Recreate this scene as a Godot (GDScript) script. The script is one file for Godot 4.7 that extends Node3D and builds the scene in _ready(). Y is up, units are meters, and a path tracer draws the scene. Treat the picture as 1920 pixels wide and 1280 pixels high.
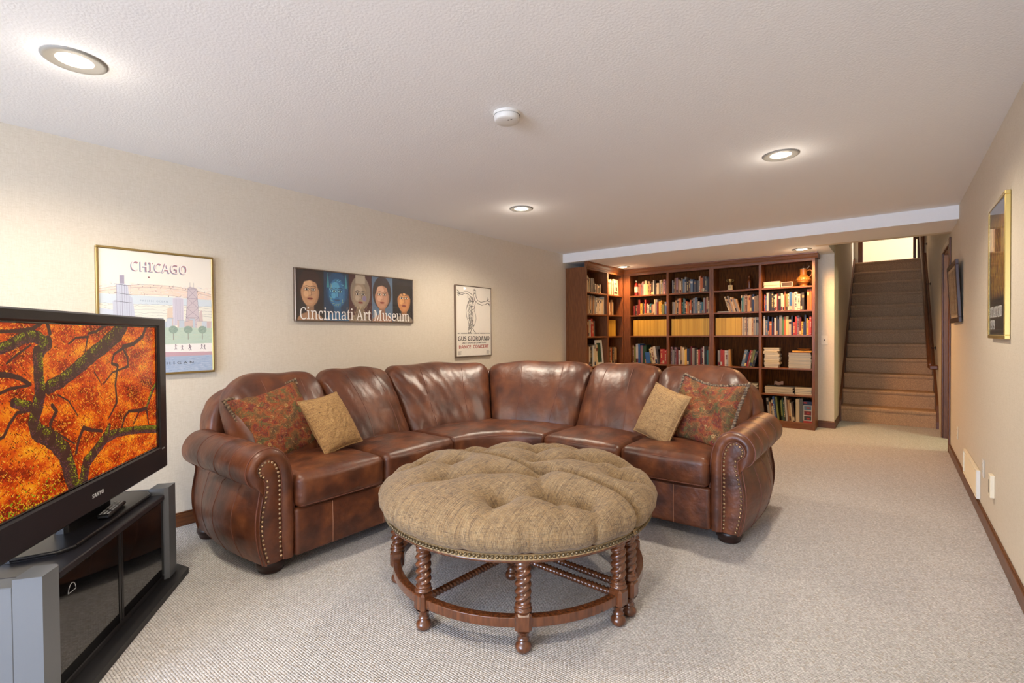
extends Node3D
# A basement family room: leather sectional, round tufted ottoman in two halves, bookcases, stairs.
const XL := -3.797
const XR := 0.484
const H := 2.44
const ZB := -6.12
const YB := 2.3115
const ZK := -7.72
const ZR := 5.2
var rng := RandomNumberGenerator.new()
var M := {}
var T := {}
var used := {}

# ---------------------------------------------------------------- mesh builder
class MB:
	var v := PackedVector3Array()
	var n := PackedVector3Array()
	var uv := PackedVector2Array()
	var ix := PackedInt32Array()

	func tri(a: Vector3, b: Vector3, c: Vector3, out: Vector3) -> void:
		var nn := (c - a).cross(b - a)
		if nn.dot(out) < 0.0:
			var t := b
			b = c
			c = t
			nn = -nn
		nn = nn.normalized()
		var k := v.size()
		v.append(a); v.append(b); v.append(c)
		n.append(nn); n.append(nn); n.append(nn)
		uv.append(Vector2(a.x, a.y)); uv.append(Vector2(b.x, b.y)); uv.append(Vector2(c.x, c.y))
		ix.append(k); ix.append(k + 1); ix.append(k + 2)

	func quad(a: Vector3, b: Vector3, c: Vector3, d: Vector3, out: Vector3) -> void:
		tri(a, b, c, out)
		tri(a, c, d, out)

	func box(c: Vector3, s: Vector3, bevel := 0.0, bas := Basis.IDENTITY) -> MB:
		var h := s * 0.5
		var bv: float = minf(bevel, minf(h.x, minf(h.y, h.z)) * 0.9)
		var q := h - Vector3(bv, bv, bv)
		for ax in 3:
			var b1 := (ax + 1) % 3
			var b2 := (ax + 2) % 3
			for sg in [-1.0, 1.0]:
				var p := []
				for e in [[-1, -1], [1, -1], [1, 1], [-1, 1]]:
					var w := Vector3.ZERO
					w[ax] = h[ax] * sg
					w[b1] = q[b1] * e[0]
					w[b2] = q[b2] * e[1]
					p.append(c + bas * w)
				var o := Vector3.ZERO
				o[ax] = sg
				quad(p[0], p[1], p[2], p[3], bas * o)
		if bv > 0.0:
			for ax in 3:
				var b1 := (ax + 1) % 3
				var b2 := (ax + 2) % 3
				for s1 in [-1.0, 1.0]:
					for s2 in [-1.0, 1.0]:
						var p := []
						for e in [[-1, 0], [1, 0], [1, 1], [-1, 1]]:
							var w := Vector3.ZERO
							w[ax] = q[ax] * e[0]
							w[b1] = (h[b1] if e[1] == 0 else q[b1]) * s1
							w[b2] = (q[b2] if e[1] == 0 else h[b2]) * s2
							p.append(c + bas * w)
						var o := Vector3.ZERO
						o[b1] = s1
						o[b2] = s2
						quad(p[0], p[1], p[2], p[3], bas * o)
			for s0 in [-1.0, 1.0]:
				for s1 in [-1.0, 1.0]:
					for s2 in [-1.0, 1.0]:
						var sg := Vector3(s0, s1, s2)
						tri(c + bas * (Vector3(h.x, q.y, q.z) * sg), c + bas * (Vector3(q.x, h.y, q.z) * sg), c + bas * (Vector3(q.x, q.y, h.z) * sg), bas * sg)
		return self

	# box between two corners
	func bb(a: Vector3, b: Vector3, bevel := 0.0) -> MB:
		return box((a + b) * 0.5, (b - a).abs(), bevel)

	func smooth(k0: int, i0: int) -> void:
		for i in range(i0, ix.size(), 3):
			var a := ix[i]
			var b := ix[i + 1]
			var c := ix[i + 2]
			var f := (v[c] - v[a]).cross(v[b] - v[a])
			n[a] += f
			n[b] += f
			n[c] += f
		for i in range(k0, v.size()):
			n[i] = n[i].normalized()

	# surface from fn(u, v), u and v in 0..1; wu / wv: wraps round. Turned to face away from its own middle.
	func grid(fn: Callable, nu: int, nv: int, wu := false, wv := false, flip := 0) -> MB:
		var k0 := v.size()
		var i0 := ix.size()
		var cu := nu if wu else nu + 1
		var cv := nv if wv else nv + 1
		var mid := Vector3.ZERO
		for j in cv:
			for i in cu:
				var p: Vector3 = fn.call(float(i) / nu, float(j) / nv)
				v.append(p)
				n.append(Vector3.ZERO)
				uv.append(Vector2(float(i) / nu, float(j) / nv))
				mid += p
		mid /= float(cu * cv)
		var vote := 0.0
		for j in nv:
			for i in nu:
				var a := k0 + j * cu + i
				var b := k0 + j * cu + (i + 1) % cu
				var c := k0 + ((j + 1) % cv) * cu + (i + 1) % cu
				var d := k0 + ((j + 1) % cv) * cu + i
				ix.append(a); ix.append(b); ix.append(c)
				ix.append(a); ix.append(c); ix.append(d)
				vote += (v[c] - v[a]).cross(v[b] - v[a]).dot(v[a] - mid)
		if (flip == 0 and vote < 0.0) or flip < 0:
			for i in range(i0, ix.size(), 3):
				var t := ix[i + 1]
				ix[i + 1] = ix[i + 2]
				ix[i + 2] = t
		smooth(k0, i0)
		return self

	func tube(path: Array, r: Variant, seg := 8, closed := false) -> MB:
		var m := path.size()
		var fr := []
		var up := Vector3(0.13, 0.97, 0.21)
		for i in m:
			var a: Vector3 = path[(i - 1 + m) % m] if closed or i > 0 else path[i]
			var b: Vector3 = path[(i + 1) % m] if closed or i < m - 1 else path[i]
			var t := (b - a).normalized()
			var x := up.cross(t)
			if x.length() < 0.05:
				x = Vector3(1, 0.1, 0).cross(t)
			x = x.normalized()
			var y := t.cross(x)
			up = y
			fr.append([x, y])
		var f := func(u: float, w: float) -> Vector3:
			var i := int(round(w * (m if closed else m - 1))) % m
			var rr: float = r[i] if r is Array else r
			var an := u * TAU
			return path[i] + (fr[i][0] * cos(an) + fr[i][1] * sin(an)) * rr
		grid(f, seg, m if closed else m - 1, true, closed)
		if not closed:
			for e in [0, m - 1]:
				var rr: float = r[e] if r is Array else r
				var o: Vector3 = path[e] - path[1 if e == 0 else m - 2]
				for s in seg:
					var a0 := TAU * s / seg
					var a1 := TAU * (s + 1) / seg
					tri(path[e], path[e] + (fr[e][0] * cos(a0) + fr[e][1] * sin(a0)) * rr, path[e] + (fr[e][0] * cos(a1) + fr[e][1] * sin(a1)) * rr, o)
		return self

	# profile of (radius, height) pairs turned about the y axis through c; basis turns the whole
	func lathe(pr: Array, seg: int, c := Vector3.ZERO, bas := Basis.IDENTITY) -> MB:
		var m := pr.size() - 1
		var f := func(u: float, w: float) -> Vector3:
			var x := w * m
			var i := mini(int(x), m - 1)
			var q: Vector2 = pr[i].lerp(pr[i + 1], x - i)
			var an := u * TAU
			return c + bas * Vector3(q.x * cos(an), q.y, q.x * sin(an))
		return grid(f, seg, m, true)

	# flat polygon pushed from h0 to h1 along bas.z
	func prism(poly: PackedVector2Array, h0: float, h1: float, c := Vector3.ZERO, bas := Basis.IDENTITY) -> MB:
		var id := Geometry2D.triangulate_polygon(poly)
		for hh in [h0, h1]:
			var o: Vector3 = bas.z * (1.0 if hh == maxf(h0, h1) else -1.0)
			for i in range(0, id.size(), 3):
				var p := []
				for k in 3:
					var q := poly[id[i + k]]
					p.append(c + bas * Vector3(q.x, q.y, hh))
				tri(p[0], p[1], p[2], o)
		var ccw := not Geometry2D.is_polygon_clockwise(poly)
		for i in poly.size():
			var a := poly[i]
			var b := poly[(i + 1) % poly.size()]
			var e := (b - a).normalized()
			var o2 := Vector2(e.y, -e.x) * (1.0 if ccw else -1.0)
			quad(c + bas * Vector3(a.x, a.y, h0), c + bas * Vector3(b.x, b.y, h0), c + bas * Vector3(b.x, b.y, h1), c + bas * Vector3(a.x, a.y, h1), bas * Vector3(o2.x, o2.y, 0))
		return self

	# rounded box in its own axes, its corners welded, every point then moved by fn(point, share -1..1 on each axis)
	func soft(h: Vector3, r: float, cnt: Vector3i, fn: Callable, rs := 4) -> MB:
		var ax := []
		for k in 3:
			var l := []
			var inn: float = h[k] - r
			for i in rs:
				l.append(-h[k] + r * (1.0 - cos(PI / 2 * i / rs)) if false else -h[k] + r * i / rs)
			for i in cnt[k] + 1:
				l.append(-inn + 2.0 * inn * i / cnt[k])
			for i in range(rs - 1, -1, -1):
				l.append(h[k] - r * i / rs)
			ax.append(l)
		var ids := {}
		var k0 := v.size()
		var i0 := ix.size()
		var inner := h - Vector3(r, r, r)
		var get_v := func(i: int, j: int, k: int) -> int:
			var key := Vector3i(i, j, k)
			if ids.has(key):
				return ids[key]
			var p := Vector3(ax[0][i], ax[1][j], ax[2][k])
			var q := p.clamp(-inner, inner)
			var d := p - q
			if d.length() > 1e-9:
				q += d.normalized() * r
			ids[key] = v.size()
			v.append(fn.call(q, Vector3(q.x / h.x, q.y / h.y, q.z / h.z)))
			n.append(Vector3.ZERO)
			uv.append(Vector2(q.x / h.x * 0.5 + 0.5, 0.5 - q.y / h.y * 0.5))
			return ids[key]
		for a in 3:
			var b := (a + 1) % 3
			var c := (a + 2) % 3
			for e in [0, ax[a].size() - 1]:
				for i in ax[b].size() - 1:
					for j in ax[c].size() - 1:
						var p := []
						for w in [[0, 0], [1, 0], [1, 1], [0, 1]]:
							var t := Vector3i.ZERO
							t[a] = e
							t[b] = i + w[0]
							t[c] = j + w[1]
							p.append(get_v.call(t.x, t.y, t.z))
						if e == 0:
							ix.append_array(PackedInt32Array([p[0], p[1], p[2], p[0], p[2], p[3]]))
						else:
							ix.append_array(PackedInt32Array([p[0], p[2], p[1], p[0], p[3], p[2]]))
		var vote := 0.0
		var mid := Vector3.ZERO
		for i in range(k0, v.size()):
			mid += v[i]
		mid /= float(v.size() - k0)
		for i in range(i0, ix.size(), 3):
			vote += (v[ix[i + 2]] - v[ix[i]]).cross(v[ix[i + 1]] - v[ix[i]]).dot(v[ix[i]] - mid)
		if vote < 0.0:
			for i in range(i0, ix.size(), 3):
				var t := ix[i + 1]
				ix[i + 1] = ix[i + 2]
				ix[i + 2] = t
		smooth(k0, i0)
		return self

	func mesh() -> ArrayMesh:
		var a := []
		a.resize(Mesh.ARRAY_MAX)
		a[Mesh.ARRAY_VERTEX] = v
		a[Mesh.ARRAY_NORMAL] = n
		a[Mesh.ARRAY_TEX_UV] = uv
		a[Mesh.ARRAY_INDEX] = ix
		var m := ArrayMesh.new()
		m.add_surface_from_arrays(Mesh.PRIMITIVE_TRIANGLES, a)
		return m

# ---------------------------------------------------------------- scene helpers
func numbered(called: String) -> String:
	if not used.has(called):
		used[called] = 0
		return called
	used[called] += 1
	return "%s_%03d" % [called, used[called]]

func tag(o: Node, label: String, category := "", group := "", kind := "") -> Node:
	if label: o.set_meta("label", label)
	if category: o.set_meta("category", category)
	if group: o.set_meta("group", group)
	if kind: o.set_meta("kind", kind)
	return o

func thing(called: String, label: String, category: String, at := Vector3.ZERO, bas := Basis.IDENTITY, group := "") -> Node3D:
	var o := Node3D.new()
	o.name = numbered(called)
	add_child(o)
	o.transform = Transform3D(bas, at)
	tag(o, label, category, group)
	return o

func obj(called: String, mb: Variant, mat: Material, parent: Node = null) -> MeshInstance3D:
	var o := MeshInstance3D.new()
	o.mesh = mb.mesh() if mb is MB else mb
	o.material_override = mat
	o.cast_shadow = GeometryInstance3D.SHADOW_CASTING_SETTING_ON
	if parent == null:
		o.name = numbered(called)
		add_child(o)
	else:
		o.name = called
		parent.add_child(o, true)
	return o

func struct(called: String, mb: Variant, mat: Material, parent: Node = null) -> MeshInstance3D:
	var o := obj(called, mb, mat, parent)
	if parent == null:
		o.set_meta("kind", "structure")
	return o

# printed or raised lettering, fitted into w x h metres, centred at `at`, reading along bas.x
func lettering(parent: Node, text: String, mat: Material, at: Vector3, bas: Basis, w: float, h: float, serif := false, weight := 400, depth := 0.0006, called := "lettering") -> MeshInstance3D:
	var tm := TextMesh.new()
	var f := SystemFont.new()
	f.font_names = PackedStringArray(["Droid Serif" if serif else "Droid Sans"])
	f.font_weight = weight
	tm.font = f
	tm.text = text
	tm.font_size = 64
	tm.pixel_size = 0.01
	tm.depth = 0.05
	tm.curve_step = 2.0
	var bx := tm.get_aabb()
	var o := obj(called, tm, mat, parent)
	var sc := Vector3(w / bx.size.x, h / bx.size.y, depth / 0.05)
	var b2 := Basis(bas.x * sc.x, bas.y * sc.y, bas.z * sc.z)
	o.transform = Transform3D(b2, at - b2 * (bx.position + bx.size * 0.5) + bas.z * depth * 0.5)
	return o

# ---------------------------------------------------------------- the scene
func _ready() -> void:
	rng.seed = 4711
	var cam := Camera3D.new()
	cam.name = "camera"
	add_child(cam)
	cam.keep_aspect = Camera3D.KEEP_HEIGHT
	cam.fov = 69.68
	cam.near = 0.03
	cam.far = 60.0
	cam.position = Vector3(0, 1.274, 0)
	cam.rotation = Vector3(-0.0137345, 0.65975, -0.007737)
	cam.current = true
	var we := WorldEnvironment.new()
	we.name = "world_environment"
	var env := Environment.new()
	var sm := ProceduralSkyMaterial.new()
	sm.sky_top_color = col("8fb4dc")
	sm.sky_horizon_color = col("d9e4ee")
	sm.ground_bottom_color = col("7b7a70")
	sm.ground_horizon_color = col("c9cdc9")
	var sky := Sky.new()
	sky.sky_material = sm
	env.background_mode = Environment.BG_SKY
	env.sky = sky
	env.tonemap_mode = Environment.TONE_MAPPER_LINEAR
	env.tonemap_exposure = 1.0
	env.sdfgi_enabled = true
	env.ssao_enabled = true
	env.ssil_enabled = true
	we.environment = env
	add_child(we)
	# daylight: the two wide windows in the wall behind the camera
	area("daylight_window", Vector3(-1.15, 1.2, ZR - 0.03), Vector3(0, 0, -1), Vector2(2.9, 1.7), col("d0e1ff"), DAY)
	area("daylight_window_upstairs", Vector3(2.5, 3.9, -12.7), Vector3(-1, 0, 0), Vector2(1.3, 1.6), col("fff6ea"), UPDAY)
	make_materials()
	room()
	stairs()
	lamps()
	sofa()
	ottoman()
	media()
	pictures()
	fittings()
	bookcases()

const DAY := 46.0
const UPDAY := 42.0
const CAN := 2.3

func area(called: String, at: Vector3, dir: Vector3, size: Vector2, c: Color, e: float) -> void:
	var l := AreaLight3D.new()
	l.name = called
	l.area_size = size
	l.light_color = c
	l.light_energy = e
	l.area_range = 30.0
	l.area_attenuation = 2.0
	l.shadow_enabled = true
	add_child(l)
	l.look_at_from_position(at, at + dir, Vector3.UP)

# ---------------------------------------------------------------- textures and materials
func col(c: String) -> Color:
	return Color.html(c)

func noise_img(size: int, freq: float, oct: int, sd: int, type := FastNoiseLite.TYPE_SIMPLEX_SMOOTH) -> Image:
	var f := FastNoiseLite.new()
	f.seed = sd
	f.noise_type = type
	f.frequency = freq
	f.fractal_octaves = oct
	var im := f.get_seamless_image(size, size, false, false, 0.1, true)
	im.convert(Image.FORMAT_L8)
	return im

# grey image -> colours along a list of stops
func ramped(im: Image, stops: Array) -> ImageTexture:
	var g := Gradient.new()
	g.offsets = PackedFloat32Array(stops.map(func(s): return s[0]))
	g.colors = PackedColorArray(stops.map(func(s): return col(s[1])))
	var lut := PackedByteArray()
	for i in 256:
		var c := g.sample(i / 255.0)
		lut.append_array(PackedByteArray([c.r8, c.g8, c.b8]))
	var src := im.get_data()
	var out := PackedByteArray()
	out.resize(src.size() * 3)
	for i in src.size():
		var k := src[i] * 3
		out[i * 3] = lut[k]
		out[i * 3 + 1] = lut[k + 1]
		out[i * 3 + 2] = lut[k + 2]
	return finish(Image.create_from_data(im.get_width(), im.get_height(), false, Image.FORMAT_RGB8, out))

func finish(im: Image) -> ImageTexture:
	return ImageTexture.create_from_image(im)

func mat(c: String, rough := 0.7, metal := 0.0, spec := 0.5) -> StandardMaterial3D:
	var m := StandardMaterial3D.new()
	m.albedo_color = col(c)
	m.roughness = rough
	m.metallic = metal
	m.metallic_specular = spec
	return m

func tri_mat(t: Texture2D, sc: Vector3, rough := 0.7, world := true, bump: Texture2D = null, bump_cm := 0.0) -> StandardMaterial3D:
	var m := mat("ffffff", rough)
	m.albedo_texture = t
	m.uv1_triplanar = true
	m.uv1_world_triplanar = world
	m.uv1_scale = sc
	if bump:
		m.heightmap_enabled = true
		m.heightmap_texture = bump
		m.heightmap_scale = bump_cm
	return m

func glow(c: String, e: float) -> StandardMaterial3D:
	var m := mat(c, 0.5)
	m.emission_enabled = true
	m.emission = col(c)
	m.emission_energy_multiplier = e
	return m

func carpet_images() -> Array:
	var n := 1024
	var cell := 24.38
	var al := Image.create(n, n, false, Image.FORMAT_RGBA8)
	al.fill(col("948b83"))
	var he := Image.create(n, n, false, Image.FORMAT_RGBA8)
	he.fill(Color(0.12, 0.12, 0.12))
	var st := []
	for k in 10:
		var a := Image.create(30, 26, false, Image.FORMAT_RGBA8)
		var b := Image.create(30, 26, false, Image.FORMAT_RGBA8)
		var tint := rng.randf_range(0.86, 1.04)
		var base := Color(0.955 * tint, 0.935 * tint, 0.92 * tint)
		if k == 9:
			base = Color(0.84, 0.80, 0.76)
		for y in 26:
			for x in 30:
				var dx := (x - 14.5) / 14.5
				var dy := (y - 12.5) / 12.0
				var r := dx * dx + dy * dy
				if r < 1.0:
					var hgt := sqrt(1.0 - r)
					var strand := 0.93 + 0.07 * sin((x + y * 0.6) * 1.5 + k)
					a.set_pixel(x, y, Color(base.r * strand, base.g * strand, base.b * strand, clampf(hgt * 3.0, 0, 1)))
					b.set_pixel(x, y, Color(0.15 + 0.8 * hgt * strand, 0, 0, clampf(hgt * 4.0, 0, 1)))
		st.append([a, b])
	for j in 42:
		for i in 42:
			var s: Array = st[rng.randi_range(0, 9)]
			var p := Vector2i(int((i + (0.5 if j % 2 else 0.0)) * cell + rng.randf_range(-3, 3)), int(j * cell + rng.randf_range(-2, 2)))
			for ox in [0, -n]:
				for oy in [0, -n]:
					if p.x + ox < -30 or p.y + oy < -26:
						continue
					var q := p + Vector2i(ox, oy)
					al.blend_rect(s[0], Rect2i(0, 0, 30, 26), q)
					he.blend_rect(s[1], Rect2i(0, 0, 30, 26), q)
	al.convert(Image.FORMAT_RGB8)
	he.convert(Image.FORMAT_RGB8)
	return [finish(al), finish(he)]

func strokes(im: Image, count: int, pal: Array, len0: int, len1: int, thick: int, vertical: bool) -> void:
	var n := im.get_width()
	var m := im.get_height()
	for i in count:
		var c: Color = pal[rng.randi_range(0, pal.size() - 1)]
		var l := rng.randi_range(len0, len1)
		var x := rng.randi_range(-l / 2, n)
		var y := rng.randi_range(-l / 2, m)
		var t := rng.randi_range(1, thick)
		im.fill_rect(Rect2i(x, y, t, l) if vertical else Rect2i(x, y, l, t), c)

func pal(s: String) -> Array:
	return Array(s.split(" ")).map(func(h): return col(h))

func disc(im: Image, c: Vector2, r: float, k: Color) -> void:
	for y in range(int(c.y - r), int(c.y + r) + 1):
		var w := r * r - (y - c.y) * (y - c.y)
		if w > 0.0:
			var s := sqrt(w)
			im.fill_rect(Rect2i(int(round(c.x - s)), y, maxi(1, int(round(2.0 * s))), 1), k)

func oval(im: Image, c: Vector2, rx: float, ry: float, k: Color) -> void:
	for y in range(int(c.y - ry), int(c.y + ry) + 1):
		var w := 1.0 - pow((y - c.y) / ry, 2)
		if w > 0.0:
			var s := sqrt(w) * rx
			im.fill_rect(Rect2i(int(round(c.x - s)), y, maxi(1, int(round(2.0 * s))), 1), k)

func stroke(im: Image, pts: Array, w: float, k: Color) -> void:
	for i in pts.size() - 1:
		var a: Vector2 = pts[i]
		var b: Vector2 = pts[i + 1]
		var steps := int(maxf(1.0, a.distance_to(b) / maxf(1.0, w * 0.4)))
		for s in steps + 1:
			var p := a.lerp(b, float(s) / steps)
			if w <= 1.6:
				im.fill_rect(Rect2i(int(p.x), int(p.y), 1, 1), k)
			else:
				disc(im, p, w * 0.5, k)

func poly(im: Image, pts: Array, k: Color) -> void:
	var lo := 1e9
	var hi := -1e9
	for p in pts:
		lo = minf(lo, p.y)
		hi = maxf(hi, p.y)
	for y in range(int(lo), int(hi) + 1):
		var xs := []
		for i in pts.size():
			var a: Vector2 = pts[i]
			var b: Vector2 = pts[(i + 1) % pts.size()]
			if (a.y <= y + 0.5) != (b.y <= y + 0.5):
				xs.append(a.x + (y + 0.5 - a.y) / (b.y - a.y) * (b.x - a.x))
		xs.sort()
		for i in range(0, xs.size() - 1, 2):
			im.fill_rect(Rect2i(int(xs[i]), y, maxi(1, int(xs[i + 1] - xs[i])), 1), k)

func V(s: String, sc := Vector2.ONE) -> Array:
	var out := []
	for w in s.split(" "):
		var q := w.split(",")
		out.append(Vector2(float(q[0]), float(q[1])) * sc)
	return out

func wood(dark: String, mid: String, light: String, rough: float, axis: int) -> StandardMaterial3D:
	var key := "wood" + dark + light
	if not T.has(key):
		T[key] = ramped(T.grain, [[0.0, dark], [0.5, mid], [1.0, light]])
	var sc := Vector3(5, 5, 5)
	sc[axis] = 0.5
	var m := tri_mat(T[key], sc, rough, true)
	m.heightmap_enabled = true
	m.heightmap_texture = T.grain_t
	m.heightmap_scale = 0.03
	return m

func make_materials() -> void:
	var g := noise_img(512, 0.02, 4, 5)
	var g2 := noise_img(512, 0.006, 2, 8)
	g.blend_rect(g2, Rect2i(0, 0, 512, 512), Vector2i.ZERO) if false else null
	T.grain = g
	T.grain_t = finish(g)
	T.fine = finish(noise_img(512, 0.15, 3, 21))
	T.orange = finish(noise_img(512, 0.055, 2, 22))
	var cp := carpet_images()
	M.carpet = tri_mat(cp[0], Vector3.ONE * 2.5, 0.95, true, cp[1], 0.6)
	M.carpet.rim_enabled = true
	M.carpet.rim = 0.25
	M.stair_carpet = tri_mat(cp[0], Vector3.ONE * 3.0, 0.95, true, cp[1], 0.3)
	M.stair_carpet.albedo_color = col("eec69a")
	# wallpaper: fine linen, streaks both ways
	var wp := Image.create(512, 512, false, Image.FORMAT_RGB8)
	wp.fill(col("d5c9b6"))
	strokes(wp, 5200, pal("d2c6b2 d8cdbb cfc3af dbd1bf d5c9b6"), 14, 70, 2, true)
	strokes(wp, 3600, pal("d1c5b1 d8cdbb d6cbb8 cdc1ac"), 8, 40, 2, false)
	M.wallpaper = tri_mat(finish(wp), Vector3.ONE * 2.6, 0.75, true, T.fine, 0.015)
	M.wall = tri_mat(finish(wp), Vector3.ONE * 2.6, 0.8, true, T.fine, 0.015)
	M.ceiling = mat("eceae7", 0.9)
	M.ceiling.uv1_triplanar = true
	M.ceiling.uv1_world_triplanar = true
	M.ceiling.uv1_scale = Vector3.ONE * 2.2
	M.ceiling.heightmap_enabled = true
	M.ceiling.heightmap_texture = T.orange
	M.ceiling.heightmap_scale = 0.07
	M.white_paint = mat("e6e2da", 0.7)
	M.bright_wall = mat("b8ad9b", 0.9)
	M.case_v = wood("613617", "734322", "845128", 0.42, 1)
	M.case_x = wood("613617", "734322", "845128", 0.42, 0)
	M.case_z = wood("613617", "734322", "845128", 0.42, 2)
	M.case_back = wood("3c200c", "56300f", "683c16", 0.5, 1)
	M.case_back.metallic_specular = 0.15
	M.gimp = mat("b89c70", 0.9)
	M.trim_z = wood("4e2a13", "62381b", "714321", 0.4, 2)
	M.trim_x = wood("4e2a13", "62381b", "714321", 0.4, 0)
	M.trim_v = wood("4e2a13", "62381b", "714321", 0.4, 1)
	M.cherry = wood("3a1d0f", "5c331b", "764628", 0.25, 1)
	M.cherry.clearcoat_enabled = true
	M.cherry.clearcoat = 0.6
	M.cherry.clearcoat_roughness = 0.15
	M.dark_foot = mat("2a1711", 0.35)
	# leather
	var le := noise_img(512, 0.008, 4, 31)
	var lt := ramped(le, [[0.0, "381d12"], [0.3, "4a2717"], [0.5, "592f1b"], [0.7, "68391f"], [1.0, "7e4a29"]])
	var pore := noise_img(512, 0.09, 3, 33, FastNoiseLite.TYPE_CELLULAR)
	T.pore = finish(pore)
	M.leather = tri_mat(lt, Vector3.ONE * 1.3, 0.41, true, finish(noise_img(512, 0.03, 4, 37)), 0.2)
	M.leather.clearcoat_enabled = true
	M.leather.clearcoat = 0.12
	M.leather.clearcoat_roughness = 0.3
	M.welt = mat("6d4030", 0.45)
	M.thread = mat("a47458", 0.6)
	M.brass_old = mat("a68a6c", 0.3, 0.85)
	M.nail_dark = mat("6e6048", 0.38, 0.75)
	# tweed
	var tw := Image.create(1024, 1024, false, Image.FORMAT_RGB8)
	tw.fill(col("a88a5f"))
	strokes(tw, 9000, pal("b4966a a3845a c8ac7c 8a6c48 6c523c ac8d60 c0a070 94805e d2b88a b08a58"), 20, 120, 6, true)
	strokes(tw, 5000, pal("b29468 a08158 c6a878 80694a 62503e ab8c5e b88e58"), 14, 70, 5, false)
	strokes(tw, 700, pal("4c3a2e 5a4a42 5e4634"), 30, 150, 4, true)
	var tg: Image = tw.duplicate()
	tg.convert(Image.FORMAT_L8)
	T.tweed_h = finish(tg)
	M.tweed = tri_mat(finish(tw), Vector3.ONE * 2.6, 0.95, false, T.tweed_h, 0.12)
	M.tweed.albedo_color = col("cfd0d6")
	M.tweed.rim_enabled = true
	M.tweed.rim = 0.2
	var t2 := Image.create(512, 512, false, Image.FORMAT_RGB8)
	t2.fill(col("a37f52"))
	strokes(t2, 9000, pal("b08c5c 97744a ba9866 846543 a88355 6e533a"), 6, 36, 3, false)
	strokes(t2, 5000, pal("ad8959 8d6c47 b59260 a07c50"), 6, 26, 2, true)
	var t2g: Image = t2.duplicate()
	t2g.convert(Image.FORMAT_L8)
	M.tan_weave = mat("ffffff", 0.95)
	M.tan_weave.albedo_texture = finish(t2)
	M.tan_weave.heightmap_enabled = true
	M.tan_weave.heightmap_texture = finish(t2g)
	M.tan_weave.heightmap_scale = 0.15
	M.tapestry = mat("ffffff", 0.9)
	M.tapestry.albedo_texture = tapestry()
	M.tapestry.uv1_scale = Vector3(0.8, 0.8, 1)
	M.tapestry.albedo_color = col("e0d6cc")
	M.cord = mat("584638", 0.9)
	M.cord_light = mat("85715a", 0.9)
	# plain ones
	M.black = mat("141315", 0.35)
	M.black_matte = mat("1d1c1e", 0.55)
	M.gloss_black = mat("080809", 0.05, 0.0, 1.0)
	M.bezel = mat("242327", 0.3)
	M.stand_side = mat("66696d", 0.45)
	M.grey_key = mat("5c5d60", 0.6)
	M.pale_key = mat("a9aaac", 0.6)
	M.silver_print = mat("c9cacc", 0.4)
	M.gold = mat("a48a55", 0.42, 0.8)
	M.brass_frame = mat("d8bf78", 0.25, 0.85)
	M.steel_frame = mat("8a7a6c", 0.35, 0.8)
	M.dark_frame = mat("3e2012", 0.35)
	M.pane = mat("ffffff", 0.02)
	M.pane.transparency = BaseMaterial3D.TRANSPARENCY_ALPHA
	M.pane.albedo_color = Color(1, 1, 1, 0.01)
	M.pane.metallic_specular = 0.33
	M.almond = mat("e0d4ba", 0.45)
	M.plastic = mat("d9d5cd", 0.45)
	M.slot = mat("4a4036", 0.7)
	M.paper = mat("e4d6b4", 0.85)
	M.paper_grey = mat("cfc6b8", 0.85)
	M.ink = mat("1c1a1a", 0.7)
	M.ink_red = mat("a1281e", 0.7)
	M.ink_white = mat("f0ebe2", 0.6)
	M.ink_rose = mat("b07a80", 0.7)
	M.ink_blue = mat("7f95a8", 0.7)
	M.lamp_face = glow("fff1d8", 7.0)
	M.lamp_ring = mat("8e8980", 0.55)
	M.stoneware = tri_mat(ramped(noise_img(256, 0.06, 3, 71), [[0.0, "5f3413"], [0.45, "764a20"], [1.0, "946530"]]), Vector3.ONE * 9.0, 0.3, false)
	M.pewter = mat("8f8c88", 0.3, 0.9)
	M.amber = mat("5a2f12", 0.15)

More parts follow.
